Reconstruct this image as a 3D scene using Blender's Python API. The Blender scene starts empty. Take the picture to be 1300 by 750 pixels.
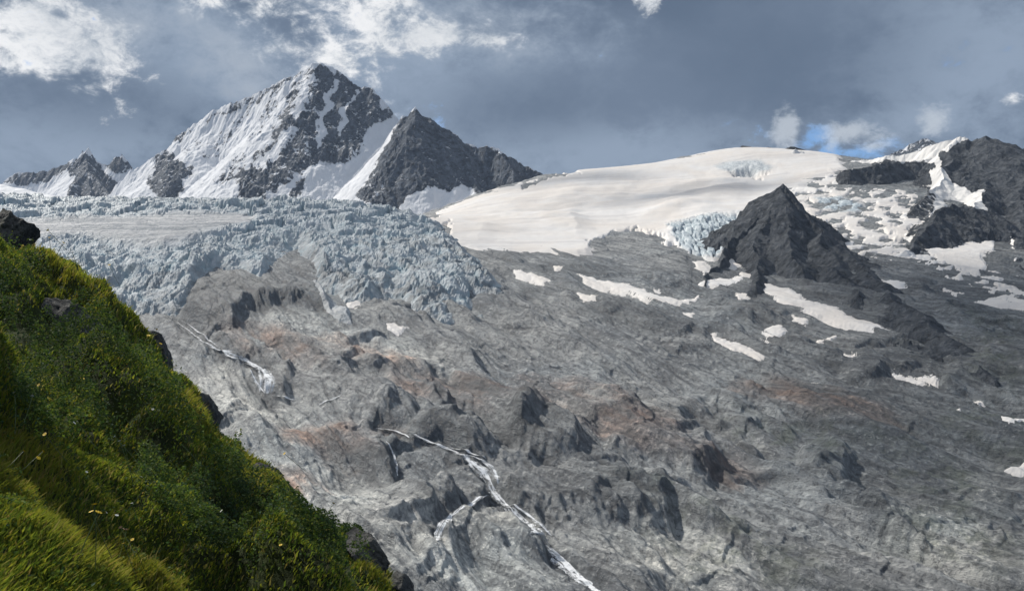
import bpy, math, random
import numpy as np

# ------------------------------------------------------------------ camera, light, exposure
sc = bpy.context.scene
C = sc.collection
FPX = 1249.0          # focal length in photograph pixels (1300 wide)
HZ = 430.0            # row of the eye level
cam = bpy.data.cameras.new('camera')
cam.sensor_fit = 'HORIZONTAL'
cam.sensor_width = 36.0
cam.lens = 36.0 * FPX / 1300.0
cam.shift_y = (HZ - 375.0) / 1300.0
cam.clip_start = 0.1
cam.clip_end = 30000.0
co = bpy.data.objects.new('camera', cam)
C.objects.link(co)
co.location = (0, 0, 0)
co.rotation_euler = (math.radians(90), 0, 0)
sc.camera = co

SUN = np.array([-0.56, 0.46, 0.66]); SUN /= np.linalg.norm(SUN)
sun = bpy.data.lights.new('sun', 'SUN')
sun.energy = 4.9
sun.angle = math.radians(2.0)
sun.color = (1.0, 0.95, 0.87)
so = bpy.data.objects.new('sun', sun)
C.objects.link(so)
from mathutils import Vector
so.rotation_euler = Vector((-SUN[0], -SUN[1], -SUN[2])).to_track_quat('-Z', 'Y').to_euler()
SUN_EL = math.asin(SUN[2])
SUN_ROT = math.atan2(SUN[0], SUN[1])

vs = sc.view_settings
sc.display_settings.display_device = 'sRGB'
vs.view_transform = 'Standard'
vs.look = 'None'
vs.exposure = 0.0
vs.gamma = 1.0
vs.use_curve_mapping = False
sc.cycles.use_denoising = True
sc.cycles.max_bounces = 6
sc.cycles.diffuse_bounces = 3
sc.cycles.volume_bounces = 0
sc.cycles.sample_clamp_indirect = 4.0


# ------------------------------------------------------------------ node helper
class NT:
    def __init__(s, tree):
        s.t = tree; s.n = tree.nodes; s.l = tree.links
        s.n.clear()

    def node(s, typ, ins=None, **props):
        nd = s.n.new(typ)
        for k, v in props.items():
            setattr(nd, k, v)
        for k, v in (ins or {}).items():
            s.put(nd.inputs[k], v)
        return nd

    def put(s, sock, v):
        if hasattr(v, 'is_output'):
            s.l.new(v, sock)
        else:
            if sock.type == 'RGBA' and len(v) == 3:
                v = (*v, 1.0)
            sock.default_value = v

    def m(s, op, a, b=None, c=None, clamp=False):
        nd = s.n.new('ShaderNodeMath'); nd.operation = op; nd.use_clamp = clamp
        for i, v in enumerate((a, b, c)):
            if v is not None:
                s.put(nd.inputs[i], v)
        return nd.outputs[0]

    def vm(s, op, a, b=None, scale=None):
        nd = s.n.new('ShaderNodeVectorMath'); nd.operation = op
        s.put(nd.inputs[0], a)
        if b is not None:
            s.put(nd.inputs[1], b)
        if scale is not None:
            s.put(nd.inputs['Scale'], scale)
        return nd.outputs['Value'] if op in ('DOT_PRODUCT', 'LENGTH', 'DISTANCE') else nd.outputs[0]

    def mix(s, f, a, b, mode='MIX'):
        nd = s.n.new('ShaderNodeMix'); nd.data_type = 'RGBA'; nd.blend_type = mode
        s.put(nd.inputs[0], f); s.put(nd.inputs[6], a); s.put(nd.inputs[7], b)
        return nd.outputs[2]

    def noise(s, vec, scale, detail=5.0, rough=0.55, dist=0.0, lac=2.0, typ='FBM', out='Fac'):
        nd = s.n.new('ShaderNodeTexNoise')
        nd.noise_dimensions = '3D'
        try:
            nd.noise_type = typ
        except Exception:
            pass
        s.put(nd.inputs['Vector'], vec)
        s.put(nd.inputs['Scale'], scale); s.put(nd.inputs['Detail'], detail)
        s.put(nd.inputs['Roughness'], rough); s.put(nd.inputs['Distortion'], dist)
        s.put(nd.inputs['Lacunarity'], lac)
        return nd.outputs[out]

    def vor(s, vec, scale, feature='F1', rnd=1.0, out='Distance'):
        nd = s.n.new('ShaderNodeTexVoronoi'); nd.feature = feature
        s.put(nd.inputs['Vector'], vec); s.put(nd.inputs['Scale'], scale)
        s.put(nd.inputs['Randomness'], rnd)
        return nd.outputs[out]

    def ss(s, v, a, b, lo=0.0, hi=1.0):
        nd = s.n.new('ShaderNodeMapRange'); nd.interpolation_type = 'SMOOTHSTEP'
        s.put(nd.inputs[0], v); s.put(nd.inputs[1], a); s.put(nd.inputs[2], b)
        s.put(nd.inputs[3], lo); s.put(nd.inputs[4], hi)
        return nd.outputs[0]

    def lin(s, v, a, b, lo=0.0, hi=1.0):
        nd = s.n.new('ShaderNodeMapRange')
        s.put(nd.inputs[0], v); s.put(nd.inputs[1], a); s.put(nd.inputs[2], b)
        s.put(nd.inputs[3], lo); s.put(nd.inputs[4], hi)
        return nd.outputs[0]

    def mapping(s, vec, rot=(0, 0, 0), scale=(1, 1, 1), loc=(0, 0, 0)):
        nd = s.n.new('ShaderNodeMapping')
        s.put(nd.inputs['Vector'], vec)
        nd.inputs['Rotation'].default_value = rot
        nd.inputs['Scale'].default_value = scale
        nd.inputs['Location'].default_value = loc
        return nd.outputs[0]


# ------------------------------------------------------------------ sky: broken cloud with a small blue gap
world = bpy.data.worlds.new('World')
sc.world = world
world.use_nodes = True


def dirv(px, py):
    v = Vector(((px - 650) / FPX, 1.0, (HZ - py) / FPX))
    return v.normalized()


def build_sky():
    T = NT(world.node_tree)
    sky = T.node('ShaderNodeTexSky', sky_type='NISHITA')
    sky.sun_disc = False
    sky.sun_elevation = SUN_EL
    sky.sun_rotation = SUN_ROT
    sky.altitude = 2700
    sky.air_density = 1.0
    sky.dust_density = 0.6
    d = T.vm('NORMALIZE', T.node('ShaderNodeTexCoord').outputs['Generated'])
    # three noise fields on the sky sphere
    big = T.noise(T.mapping(d, scale=(1, 1, 2.2)), 3.1, 5, .55, 0.6)
    mid = T.noise(T.mapping(d, rot=(0, .45, 0), scale=(1, 1, 1.7), loc=(3, 1, 7)), 9.0, 8, .62, 0.35)
    fine = T.noise(T.mapping(d, rot=(0, .7, 0), scale=(1, 1, 1.5), loc=(1, 5, 2)), 21.0, 9, .66, 0.4)

    ffine = T.noise(T.mapping(d, rot=(0, .6, 0), scale=(1, 1, 1.4), loc=(8, 2, 5)), 52.0, 8, .68, 0.3)

    def spot(px, py, rx, ry, tilt=0.0):
        c = dirv(px, py)
        right = Vector((c.y, -c.x, 0)).normalized()
        up = right.cross(c)
        ct, st = math.cos(tilt), math.sin(tilt)
        r2 = right * ct + up * st
        u2 = up * ct - right * st
        off = T.vm('SUBTRACT', d, tuple(c))
        a = T.m('DIVIDE', T.vm('DOT_PRODUCT', off, tuple(r2)), rx / FPX)
        b = T.m('DIVIDE', T.vm('DOT_PRODUCT', off, tuple(u2)), ry / FPX)
        r = T.m('SQRT', T.m('ADD', T.m('MULTIPLY', a, a), T.m('MULTIPLY', b, b)))
        return T.m('SUBTRACT', 1.0, r)          # 1 in the middle, 0 on the rim, negative outside

    def top(vals):
        o = vals[0]
        for v in vals[1:]:
            o = T.m('SMOOTH_MAX', o, v, 0.15)
        return o

    def bright(vals, k, lo, hi):
        f = T.m('ADD', T.m('MULTIPLY', T.m('SUBTRACT', mid, .5), k), T.m('ADD', T.m('MULTIPLY', T.m('SUBTRACT', fine, .5), k * .95), T.m('MULTIPLY', T.m('SUBTRACT', ffine, .5), k * .6)))
        return T.ss(T.m('ADD', T.m('MAXIMUM', vals, -0.8), f), lo, hi)

    # grey cloud deck
    deck_dark = (.102, .146, .218)
    deck_mid = (.150, .200, .283)
    deck_lite = (.30, .375, .485)
    deck = T.mix(T.ss(big, .34, .62), deck_dark, deck_mid)
    pale = top([spot(90, 190, 330, 110), spot(250, 60, 260, 130, -.4), spot(1230, 80, 150, 140), spot(520, 60, 260, 100), spot(760, 200, 260, 60), spot(1180, 150, 140, 40)])
    deck = T.mix(T.m('MULTIPLY', bright(pale, 1.6, -.25, .95), .9), deck, deck_lite)
    dark = top([spot(120, 125, 170, 60), spot(990, 70, 230, 110), spot(680, 130, 150, 60)])
    deck = T.mix(T.m('MULTIPLY', bright(dark, .9, -.1, .9), .55), deck, deck_dark)
    # sunlit white cloud
    white = top([spot(45, 45, 120, 62, -.25), spot(110, 62, 60, 28, -.3), spot(5, 80, 30, 25), spot(375, 38, 105, 52, -.65), spot(330, 12, 100, 28, -.2),
                 spot(425, 72, 45, 24, -.5), spot(560, 46, 110, 24, .05), spot(480, 32, 55, 48), spot(610, 48, 60, 16, .05), spot(822, 3, 22, 14), spot(1288, 128, 20, 10)])
    w = bright(white, 2.9, .06, .95)
    wc = T.mix(T.ss(T.m('ADD', T.m('MULTIPLY', fine, .6), T.m('MULTIPLY', ffine, .4)), .40, .60), (.48, .53, .59), (1.0, 1.0, 1.0))
    deck = T.mix(w, deck, wc)
    thin = bright(top([spot(300, 80, 140, 60, -.6), spot(600, 40, 140, 50), spot(150, 30, 120, 50)]), 2.2, .0, 1.5)
    deck = T.mix(T.m('MULTIPLY', thin, .5), deck, (.55, .59, .64))
    # blue gap with a white puff in it
    gap = bright(top([spot(1090, 192, 62, 13, 0), spot(1034, 174, 22, 14, .5)]), 4.2, .1, 1.1)
    skyb = T.vm('SCALE', sky.outputs[0], scale=.12)
    blue = T.mix(1.0, skyb, (.80, .98, 1.12), 'MULTIPLY')
    col = T.mix(gap, deck, blue)
    puff = bright(top([spot(1085, 168, 40, 22, -.2), spot(1000, 165, 16, 26), spot(1108, 186, 24, 8), spot(1185, 155, 20, 24)]), 3.2, .05, 1.1)
    col = T.mix(T.m('MULTIPLY', puff, .75), col, (.60, .65, .71))
    up = T.node('ShaderNodeSeparateXYZ', {0: d}).outputs[2]
    col = T.mix(T.ss(up, .42, .80), col, (.44, .49, .57))      # unseen cloud overhead, brightened for soft fill light
    bg = T.node('ShaderNodeBackground', {'Color': col, 'Strength': 1.0})
    out = T.node('ShaderNodeOutputWorld')
    T.l.new(bg.outputs[0], out.inputs[0])


build_sky()


# ------------------------------------------------------------------ numeric helpers
def hash2(ix, iy, seed):
    h = (ix.astype(np.int64) * 374761393 + iy.astype(np.int64) * 668265263 + seed * 1274126177) & 0xffffffff
    h = ((h ^ (h >> 13)) * 1274126177) & 0xffffffff
    return (h ^ (h >> 16)) & 0xffffffff


def perlin(x, y, seed=0):
    x0 = np.floor(x); y0 = np.floor(y)
    fx = x - x0; fy = y - y0
    ix = x0.astype(np.int64); iy = y0.astype(np.int64)
    u = fx * fx * fx * (fx * (fx * 6 - 15) + 10)
    v = fy * fy * fy * (fy * (fy * 6 - 15) + 10)

    def g(dx, dy):
        a = hash2(ix + dx, iy + dy, seed) * (2 * np.pi / 4294967296.0)
        return np.cos(a) * (fx - dx) + np.sin(a) * (fy - dy)
    a = g(0, 0); b = g(1, 0); c = g(0, 1); d = g(1, 1)
    return ((a + u * (b - a)) * (1 - v) + (c + u * (d - c)) * v) * 1.5


def fbm(x, y, octs=5, seed=0, gain=.5, lac=2.03):
    s = 0; a = 1.0; t = 0
    for o in range(octs):
        s = s + a * perlin(x, y, seed + o * 17); t += a
        a *= gain; x = x * lac + 3.7; y = y * lac - 1.3
    return s / t


def billow(x, y, octs=3, seed=0, gain=.5, lac=2.1):
    s = 0; a = 1.0; t = 0
    for o in range(octs):
        s = s + a * np.abs(perlin(x, y, seed + o * 29)); t += a
        a *= gain; x = x * lac + 5.1; y = y * lac + 2.9
    return s / t


def ridged(x, y, octs=5, seed=0, gain=.5, lac=2.07):
    s = 0; a = 1.0; t = 0; w = 1.0
    for o in range(octs):
        n = 1 - np.abs(perlin(x, y, seed + o * 13)); n = n * n
        s = s + a * n * w; t += a
        w = np.clip(n * 1.4, 0, 1)
        a *= gain; x = x * lac + 1.7; y = y * lac + 9.2
    return s / t


def worley(x, y, seed=0):
    """F1, F2 distances and the nearest cell's random value"""
    ix = np.floor(x).astype(np.int64); iy = np.floor(y).astype(np.int64)
    f1 = np.full(x.shape, 9.0); f2 = np.full(x.shape, 9.0); cid = np.zeros(x.shape)
    for dx in (-1, 0, 1):
        for dy in (-1, 0, 1):
            h = hash2(ix + dx, iy + dy, seed)
            h2 = hash2(ix + dx, iy + dy, seed + 91)
            h3 = hash2(ix + dx, iy + dy, seed + 191)
            d = np.hypot(ix + dx + h / 4294967296.0 - x, iy + dy + h2 / 4294967296.0 - y)
            near = d < f1
            f2 = np.where(near, f1, np.minimum(f2, d))
            cid = np.where(near, h3 / 4294967296.0, cid)
            f1 = np.where(near, d, f1)
    return f1, f2, cid


def sst(a, b, v):
    t = np.clip((v - a) / (b - a), 0, 1)
    return t * t * (3 - 2 * t)


def poly_sd(px, py, poly):
    """signed distance to a polygon, positive inside"""
    P = np.asarray(poly, float)
    x = px.ravel(); y = py.ravel()
    d = np.full(x.shape, 1e18); ins = np.zeros(x.shape, bool)
    n = len(P)
    for i in range(n):
        ax, ay = P[i]; bx, by = P[(i + 1) % n]
        ex, ey = bx - ax, by - ay
        t = np.clip(((x - ax) * ex + (y - ay) * ey) / (ex * ex + ey * ey + 1e-12), 0, 1)
        d = np.minimum(d, (x - ax - t * ex) ** 2 + (y - ay - t * ey) ** 2)
        c = (ay > y) != (by > y)
        ins ^= c & (x < ex * (y - ay) / (ey + (1e-12 if ey == 0 else 0)) + ax)
    d = np.sqrt(d)
    return np.where(ins, d, -d).reshape(px.shape)


def W(px, py, Y):
    return ((px - 650.0) / FPX * Y, Y, (HZ - py) / FPX * Y)


class TPS:
    def __init__(s, pts, smooth=0.0, sc_=1000.0):
        P = np.array(pts, float); s.sc = sc_
        s.c = P[:, :2] / sc_
        n = len(P)
        K = s.phi(((s.c[:, None] - s.c[None]) ** 2).sum(-1)) + np.eye(n) * smooth
        A = np.zeros((n + 3, n + 3)); A[:n, :n] = K
        A[:n, n] = 1; A[:n, n + 1:] = s.c; A[n, :n] = 1; A[n + 1:, :n] = s.c.T
        s.w = np.linalg.solve(A, np.concatenate([P[:, 2], [0, 0, 0]]))

    @staticmethod
    def phi(r2):
        return .5 * r2 * np.log(r2 + 1e-12)

    def __call__(s, x, y):
        sh = x.shape; x = x.ravel() / s.sc; y = y.ravel() / s.sc
        o = s.w[-3] + s.w[-2] * x + s.w[-1] * y
        for i in range(len(s.c)):
            o += s.w[i] * s.phi((x - s.c[i, 0]) ** 2 + (y - s.c[i, 1]) ** 2)
        return o.reshape(sh)


def mesh_obj(name, verts, faces, mat, attrs=None, smooth=True, parent=None, quads=True):
    me = bpy.data.meshes.new(name)
    V = np.ascontiguousarray(verts, dtype=np.float32).reshape(-1, 3)
    F = np.ascontiguousarray(faces, dtype=np.int32)
    k = F.shape[1]
    me.vertices.add(len(V)); me.vertices.foreach_set('co', V.ravel())
    me.loops.add(F.size); me.loops.foreach_set('vertex_index', F.ravel())
    me.polygons.add(len(F))
    me.polygons.foreach_set('loop_start', np.arange(0, F.size, k, dtype=np.int32))
    me.polygons.foreach_set('loop_total', np.full(len(F), k, dtype=np.int32))
    me.polygons.foreach_set('use_smooth', np.full(len(F), smooth, dtype=bool))
    me.update(calc_edges=True)
    for nm, arr in (attrs or {}).items():
        arr = np.asarray(arr, dtype=np.float32)
        if arr.ndim == 1:
            a = me.attributes.new(nm, 'FLOAT', 'POINT'); a.data.foreach_set('value', arr)
        else:
            if arr.shape[1] == 3:
                arr = np.concatenate([arr, np.ones((len(arr), 1), np.float32)], 1)
            a = me.attributes.new(nm, 'FLOAT_COLOR', 'POINT'); a.data.foreach_set('color', np.ascontiguousarray(arr).ravel())
    me.materials.append(mat)
    o = bpy.data.objects.new(name, me)
    C.objects.link(o)
    if parent is not None:
        o.parent = parent
    return o


def grid_faces(nr, nc, keep=None):
    i = np.arange(nr * nc).reshape(nr, nc)
    F = np.stack([i[:-1, :-1], i[:-1, 1:], i[1:, 1:], i[1:, :-1]], -1)
    if keep is not None:
        k = keep[:-1, :-1] | keep[:-1, 1:] | keep[1:, 1:] | keep[1:, :-1]
        return F[k]
    return F.reshape(-1, 4)


def grid_obj(name, X, Y, Z, mat, attrs=None, keep=None, smooth=True):
    nr, nc = X.shape
    F = grid_faces(nr, nc, keep)
    V = np.stack([X, Y, Z], -1).reshape(-1, 3)
    if keep is not None:                       # drop the vertices no face uses
        used = np.zeros(len(V), bool); used[F.ravel()] = True
        new = np.cumsum(used) - 1
        F = new[F]; V = V[used]
        attrs = {k: (np.asarray(a).reshape(nr * nc, -1)[used].squeeze()) for k, a in (attrs or {}).items()}
    else:
        attrs = {k: np.asarray(a).reshape(nr * nc, -1).squeeze() for k, a in (attrs or {}).items()}
    return mesh_obj(name, V, F, mat, attrs, smooth)


def tag(o, label=None, cat=None, group=None, kind=None):
    if label: o['label'] = label
    if cat: o['category'] = cat
    if group: o['group'] = group
    if kind: o['kind'] = kind
    return o
# ------------------------------------------------------------------ materials
def new_mat(name):
    m = bpy.data.materials.new(name); m.use_nodes = True
    return m, NT(m.node_tree)


def finish(T, col, rough, bump=None, bstr=0.5, bdist=1.0, spec=0.3, extra=None):
    b = T.node('ShaderNodeBsdfPrincipled', {'Base Color': col, 'Roughness': rough, 'Specular IOR Level': spec})
    if bump is not None:
        bn = T.node('ShaderNodeBump', {'Height': bump, 'Strength': bstr, 'Distance': bdist})
        T.l.new(bn.outputs[0], b.inputs['Normal'])
    o = T.node('ShaderNodeOutputMaterial')
    T.l.new((extra(b) if extra else b).outputs[0], o.inputs[0])
    return b


def attr(T, n, out='Fac'):
    return T.node('ShaderNodeAttribute', attribute_name=n).outputs[out]


STRIKE = math.atan2(-0.85, 0.53)      # the run of the joints in plan: towards the valley and to the right


def rock_slab_mat():
    m, T = new_mat('glacier_polished_rock')
    P = T.node('ShaderNodeNewGeometry').outputs['Position']
    warp = T.noise(P, .011, 3, .5, out='Color')
    Pw = T.vm('ADD', P, T.vm('SCALE', T.vm('SUBTRACT', warp, (.5, .5, .5)), scale=7.0))
    along = T.mapping(T.mapping(Pw, rot=(0, 0, -STRIKE)), scale=(.14, 1, .6))
    big = T.noise(Pw, .012, 5, .55)
    mid = T.noise(along, .055, 7, .66, .4)
    strk = T.noise(along, .12, 6, .70, .4)
    aw = T.vm('ADD', along, T.vm('SCALE', T.noise(P, .08, 4, .6, out='Color'), scale=3.5))
    crack = T.ss(T.vor(aw, .034, 'DISTANCE_TO_EDGE'), .0, .075)
    crack2 = T.ss(T.vor(T.mapping(aw, loc=(31, 7, 2)), .085, 'DISTANCE_TO_EDGE'), .0, .13)
    dash = T.noise(T.mapping(along, scale=(5.0, 1, 1)), .25, 6, .76, .2)
    a = T.mix(T.ss(big, .32, .66), (.122, .138, .150), (.345, .350, .340))
    a = T.mix(T.m('MULTIPLY', T.ss(mid, .36, .70), .62), a, (.455, .46, .45))
    a = T.mix(T.m('MULTIPLY', T.ss(strk, .52, .38), .70), a, (.085, .093, .103))
    a = T.mix(T.m('MULTIPLY', T.ss(dash, .49, .38), .78), a, (.060, .064, .068))
    a = T.mix(T.m('MULTIPLY', T.ss(dash, .53, .64), .80), a, (.58, .575, .55))
    zone = attr(T, 'zone', 'Color')
    sep = T.node('ShaderNodeSeparateColor'); T.put(sep.inputs[0], zone)
    pale, rust, dark = sep.outputs
    a = T.mix(pale, a, T.mix(1.0, a, (1.95, 1.89, 1.77), 'MULTIPLY'))
    rn = T.m('MULTIPLY', rust, T.ss(T.noise(along, .055, 6, .65), .30, .62))
    a = T.mix(rn, a, T.mix(1.0, a, (1.05, .66, .50), 'MULTIPLY'))
    a = T.mix(T.m('MULTIPLY', rn, T.ss(strk, .5, .68)), a, (.21, .128, .088))
    a = T.mix(T.m('MULTIPLY', dark, .80), a, T.mix(1.0, a, (.30, .33, .355), 'MULTIPLY'))
    gn = T.m('MULTIPLY', attr(T, 'green'), T.ss(T.noise(P, .05, 7, .7), .44, .60))
    a = T.mix(gn, a, (.09, .115, .06))
    wash = T.noise(T.mapping(Pw, loc=(700, 0, 0)), .006, 2, .5)
    a = T.mix(T.m('MULTIPLY', T.ss(wash, .45, .65), .35), a, T.mix(1.0, a, (.88, 1.0, 1.10), 'MULTIPLY'))
    ck = T.m('MULTIPLY', T.m('ADD', .40, T.m('MULTIPLY', crack, .60)), T.m('ADD', .60, T.m('MULTIPLY', crack2, .40)))
    a = T.mix(T.m('SUBTRACT', 1.0, ck), a, T.mix(1.0, a, (.34, .35, .37), 'MULTIPLY'))
    h = T.m('ADD', T.m('MULTIPLY', mid, 6.0), T.m('ADD', T.m('MULTIPLY', strk, 5.0), T.m('MULTIPLY', dash, 4.0)))
    h = T.m('ADD', h, T.m('MULTIPLY', ck, .7))
    rgh = T.lin(dash, .3, .7, .48, .75)
    finish(T, a, rgh, h, .9, 1.0, .45)
    return m


def ice_mat():
    m, T = new_mat('glacier_ice')
    P = T.node('ShaderNodeNewGeometry').outputs['Position']
    zone = attr(T, 'zone', 'Color')
    sep = T.node('ShaderNodeSeparateColor'); T.put(sep.inputs[0], zone)
    crev, shelf, dirt = sep.outputs
    n1 = T.noise(P, .035, 6, .6, .5)
    n2 = T.noise(P, .10, 6, .70, .6)
    n3 = T.noise(T.mapping(P, scale=(1, .6, .3)), .20, 5, .66)
    band = T.noise(T.mapping(T.vm('ADD', P, T.vm('SCALE', T.noise(P, .008, 3, .5, out='Color'), scale=60.0)), rot=(0, 0, .12), scale=(.05, 1, 1)), .055, 6, .70, .2)
    a = T.mix(T.ss(n1, .35, .65), (.36, .405, .43), (.56, .60, .615))
    a = T.mix(T.m('MULTIPLY', T.ss(n2, .42, .72), .7), a, (.70, .73, .735))
    a = T.mix(T.m('MULTIPLY', T.ss(n2, .48, .30), .62), a, (.21, .265, .30))
    a = T.mix(T.m('MULTIPLY', T.ss(n3, .45, .28), .45), a, (.26, .30, .325))
    a = T.mix(T.m('MULTIPLY', crev, .85), a, (.26, .43, .50))
    sb = T.mix(T.ss(band, .42, .58), (.27, .295, .315), (.62, .61, .60))
    sb = T.mix(T.m('MULTIPLY', T.ss(n2, .5, .7), .4), sb, (.70, .69, .68))
    a = T.mix(shelf, a, sb)
    dn = T.m('MULTIPLY', dirt, T.ss(T.noise(P, .06, 6, .65, .8), .34, .60))
    a = T.mix(T.m('MULTIPLY', dn, .85), a, (.17, .18, .185))
    h = T.m('ADD', T.m('MULTIPLY', n2, 5.0), T.m('ADD', T.m('MULTIPLY', n3, 2.0), T.m('MULTIPLY', T.m('MULTIPLY', band, shelf), 5.0)))
    finish(T, a, .55, h, .8, 1.0, .35)
    return m


def snow_mat(name='old_snow', warm=1.0):
    m, T = new_mat(name)
    P = T.node('ShaderNodeNewGeometry').outputs['Position']
    zone = attr(T, 'zone', 'Color')
    sep = T.node('ShaderNodeSeparateColor'); T.put(sep.inputs[0], zone)
    blue, dirt, _ = sep.outputs
    n = T.noise(P, .008, 5, .55, .6)
    f = T.noise(P, .12, 6, .62)
    lines = T.noise(T.mapping(T.vm('ADD', P, T.vm('SCALE', T.noise(P, .006, 3, out='Color'), scale=70.0)), rot=(0, 0, -.25), scale=(.10, 1, 1)), .03, 6, .68, .2)
    a = T.mix(T.ss(n, .35, .68), (.77, .715, .655), (.80, .775, .745)) if warm else T.mix(T.ss(n, .35, .68), (.80, .81, .82), (.86, .86, .87))
    if warm:
        a = T.mix(T.m('MULTIPLY', T.ss(lines, .50, .38), .42), a, (.55, .52, .50))
        a = T.mix(T.m('MULTIPLY', T.ss(f, .42, .28), .22), a, (.50, .47, .44))
    a = T.mix(T.m('MULTIPLY', dirt, T.ss(f, .35, .6)), a, (.36, .36, .36))
    ib = T.noise(T.mapping(P, scale=(1, .5, .25)), .16, 6, .66, .8)
    ic = T.mix(T.ss(ib, .38, .62), (.33, .40, .44), (.66, .71, .73))
    a = T.mix(blue, a, ic)
    h = T.m('ADD', T.m('MULTIPLY', f, 1.2), T.m('MULTIPLY', T.m('MULTIPLY', ib, blue), 8.0))
    h = T.m('ADD', h, T.m('MULTIPLY', lines, 2.0))
    finish(T, a, .6, h, .55, 1.0, .2)
    return m


def peak_mat(name, rock_a, rock_b, snow_c, fall=(0, 0, 0)):
    """rock face that carries snow where the 'snow' attribute and the lie of the rock let it stay"""
    m, T = new_mat(name)
    G = T.node('ShaderNodeNewGeometry')
    P = G.outputs['Position']
    nz = T.node('ShaderNodeSeparateXYZ', {0: G.outputs['Normal']}).outputs[2]
    s = attr(T, 'snow')
    warp = T.vm('SCALE', T.vm('SUBTRACT', T.noise(P, .02, 3, .5, out='Color'), (.5, .5, .5)), scale=30.0)
    Pd = T.mapping(T.vm('ADD', P, warp), rot=fall, scale=(1, 1, .38))
    n1 = T.noise(Pd, .055, 7, .70, .4)
    n2 = T.noise(P, .075, 6, .72, .4)
    n3 = T.noise(Pd, .042, 7, .68, .3)
    r = T.mix(T.ss(n3, .34, .66), rock_a, rock_b)
    r = T.mix(T.m('MULTIPLY', T.ss(n2, .48, .38), .8), r, tuple(c * .35 for c in rock_a))
    r = T.mix(T.m('MULTIPLY', T.ss(n2, .53, .64), .6), r, tuple(min(1, c * 1.7) for c in rock_b))
    f = T.m('ADD', s, T.m('MULTIPLY', T.m('SUBTRACT', n1, .5), 2.6))
    f = T.m('ADD', f, T.m('MULTIPLY', T.m('SUBTRACT', n2, .5), 1.2))
    f = T.m('ADD', f, T.m('MULTIPLY', T.m('SUBTRACT', nz, .55), .55))
    k = T.ss(f, .40, .56)
    sn = T.mix(T.ss(T.noise(P, .012, 4), .35, .65), tuple(c * .94 for c in snow_c), snow_c)
    a = T.mix(k, r, sn)
    h = T.m('ADD', T.m('MULTIPLY', n3, 20.0), T.m('MULTIPLY', n2, 9.0))
    h = T.m('MULTIPLY', h, T.m('SUBTRACT', 1.0, T.m('MULTIPLY', k, .82)))
    finish(T, a, .8, h, .9, 1.0, .2)
    return m


M_ROCK = rock_slab_mat()
M_ICE = ice_mat()
M_SNOW = snow_mat()
M_SNOWC = snow_mat('high_snow', 0)
M_PEAK = peak_mat('snowy_granite', (.062, .078, .102), (.150, .172, .205), (.83, .84, .86))  # blue of the distance haze is partly mixed into this rock colour
M_DARK = peak_mat('dark_gneiss', (.044, .051, .060), (.108, .116, .126), (.80, .78, .75))

# ------------------------------------------------------------------ terrain: rock basin under the glacier
cols = {
    -150: [(520, 900), (420, 1110), (330, 1360), (285, 1600), (256, 1800), (330, 2300), (340, 3200)],
    60: [(760, 520), (600, 760), (420, 1120), (335, 1330), (322, 1400), (284, 1630), (256, 1800), (330, 2300), (340, 3200)],
    200: [(760, 560), (640, 690), (520, 890), (425, 1110), (392, 1200), (334, 1340), (322, 1400), (284, 1640), (257, 1800), (330, 2300), (340, 3200)],
    300: [(760, 565), (640, 695), (520, 880), (440, 1030), (400, 1120), (362, 1230), (330, 1350), (308, 1470), (282, 1650), (259, 1800), (330, 2300), (330, 3200)],
    400: [(760, 570), (640, 700), (540, 850), (460, 990), (400, 1130), (355, 1270), (312, 1480), (264, 1800), (310, 2300), (330, 3200)],
    500: [(760, 575), (640, 705), (540, 845), (450, 1000), (400, 1120), (345, 1320), (278, 1760), (290, 2200), (300, 3200)],
    600: [(760, 575), (640, 705), (540, 840), (450, 1000), (380, 1190), (342, 1350), (318, 1500), (262, 2200), (250, 2420), (290, 3000)],
    700: [(760, 575), (640, 705), (540, 840), (450, 1000), (380, 1190), (323, 1450), (268, 2050), (224, 2650), (270, 3200)],
    820: [(760, 575), (640, 705), (540, 840), (450, 1000), (380, 1190), (327, 1420), (300, 1640), (250, 2150), (212, 2720), (260, 3200)],
    930: [(760, 575), (640, 705), (540, 840), (450, 1000), (390, 1170), (333, 1400), (272, 1800), (230, 2300), (191, 2750), (240, 3200)],
    1030: [(760, 575), (640, 700), (540, 835), (450, 990), (390, 1150), (335, 1380), (285, 1640), (240, 2020), (195, 2480), (240, 3000)],
    1130: [(760, 570), (640, 690), (540, 820), (450, 980), (390, 1130), (330, 1380), (284, 1620), (250, 1880), (212, 2240), (250, 2900)],
    1230: [(760, 560), (640, 680), (540, 805), (450, 960), (390, 1110), (338, 1330), (298, 1560), (262, 1800), (225, 2100), (270, 2800)],
    1330: [(760, 550), (640, 665), (540, 790), (450, 940), (388, 1090), (345, 1310), (300, 1580), (240, 1900), (270, 2700)],
    1480: [(760, 540), (640, 650), (540, 770), (425, 950), (355, 1250), (300, 1600), (240, 1900), (270, 2600)],
}
BASE = TPS([W(px, py, Y) for px, l in cols.items() for py, Y in l], smooth=2e-4)

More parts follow.
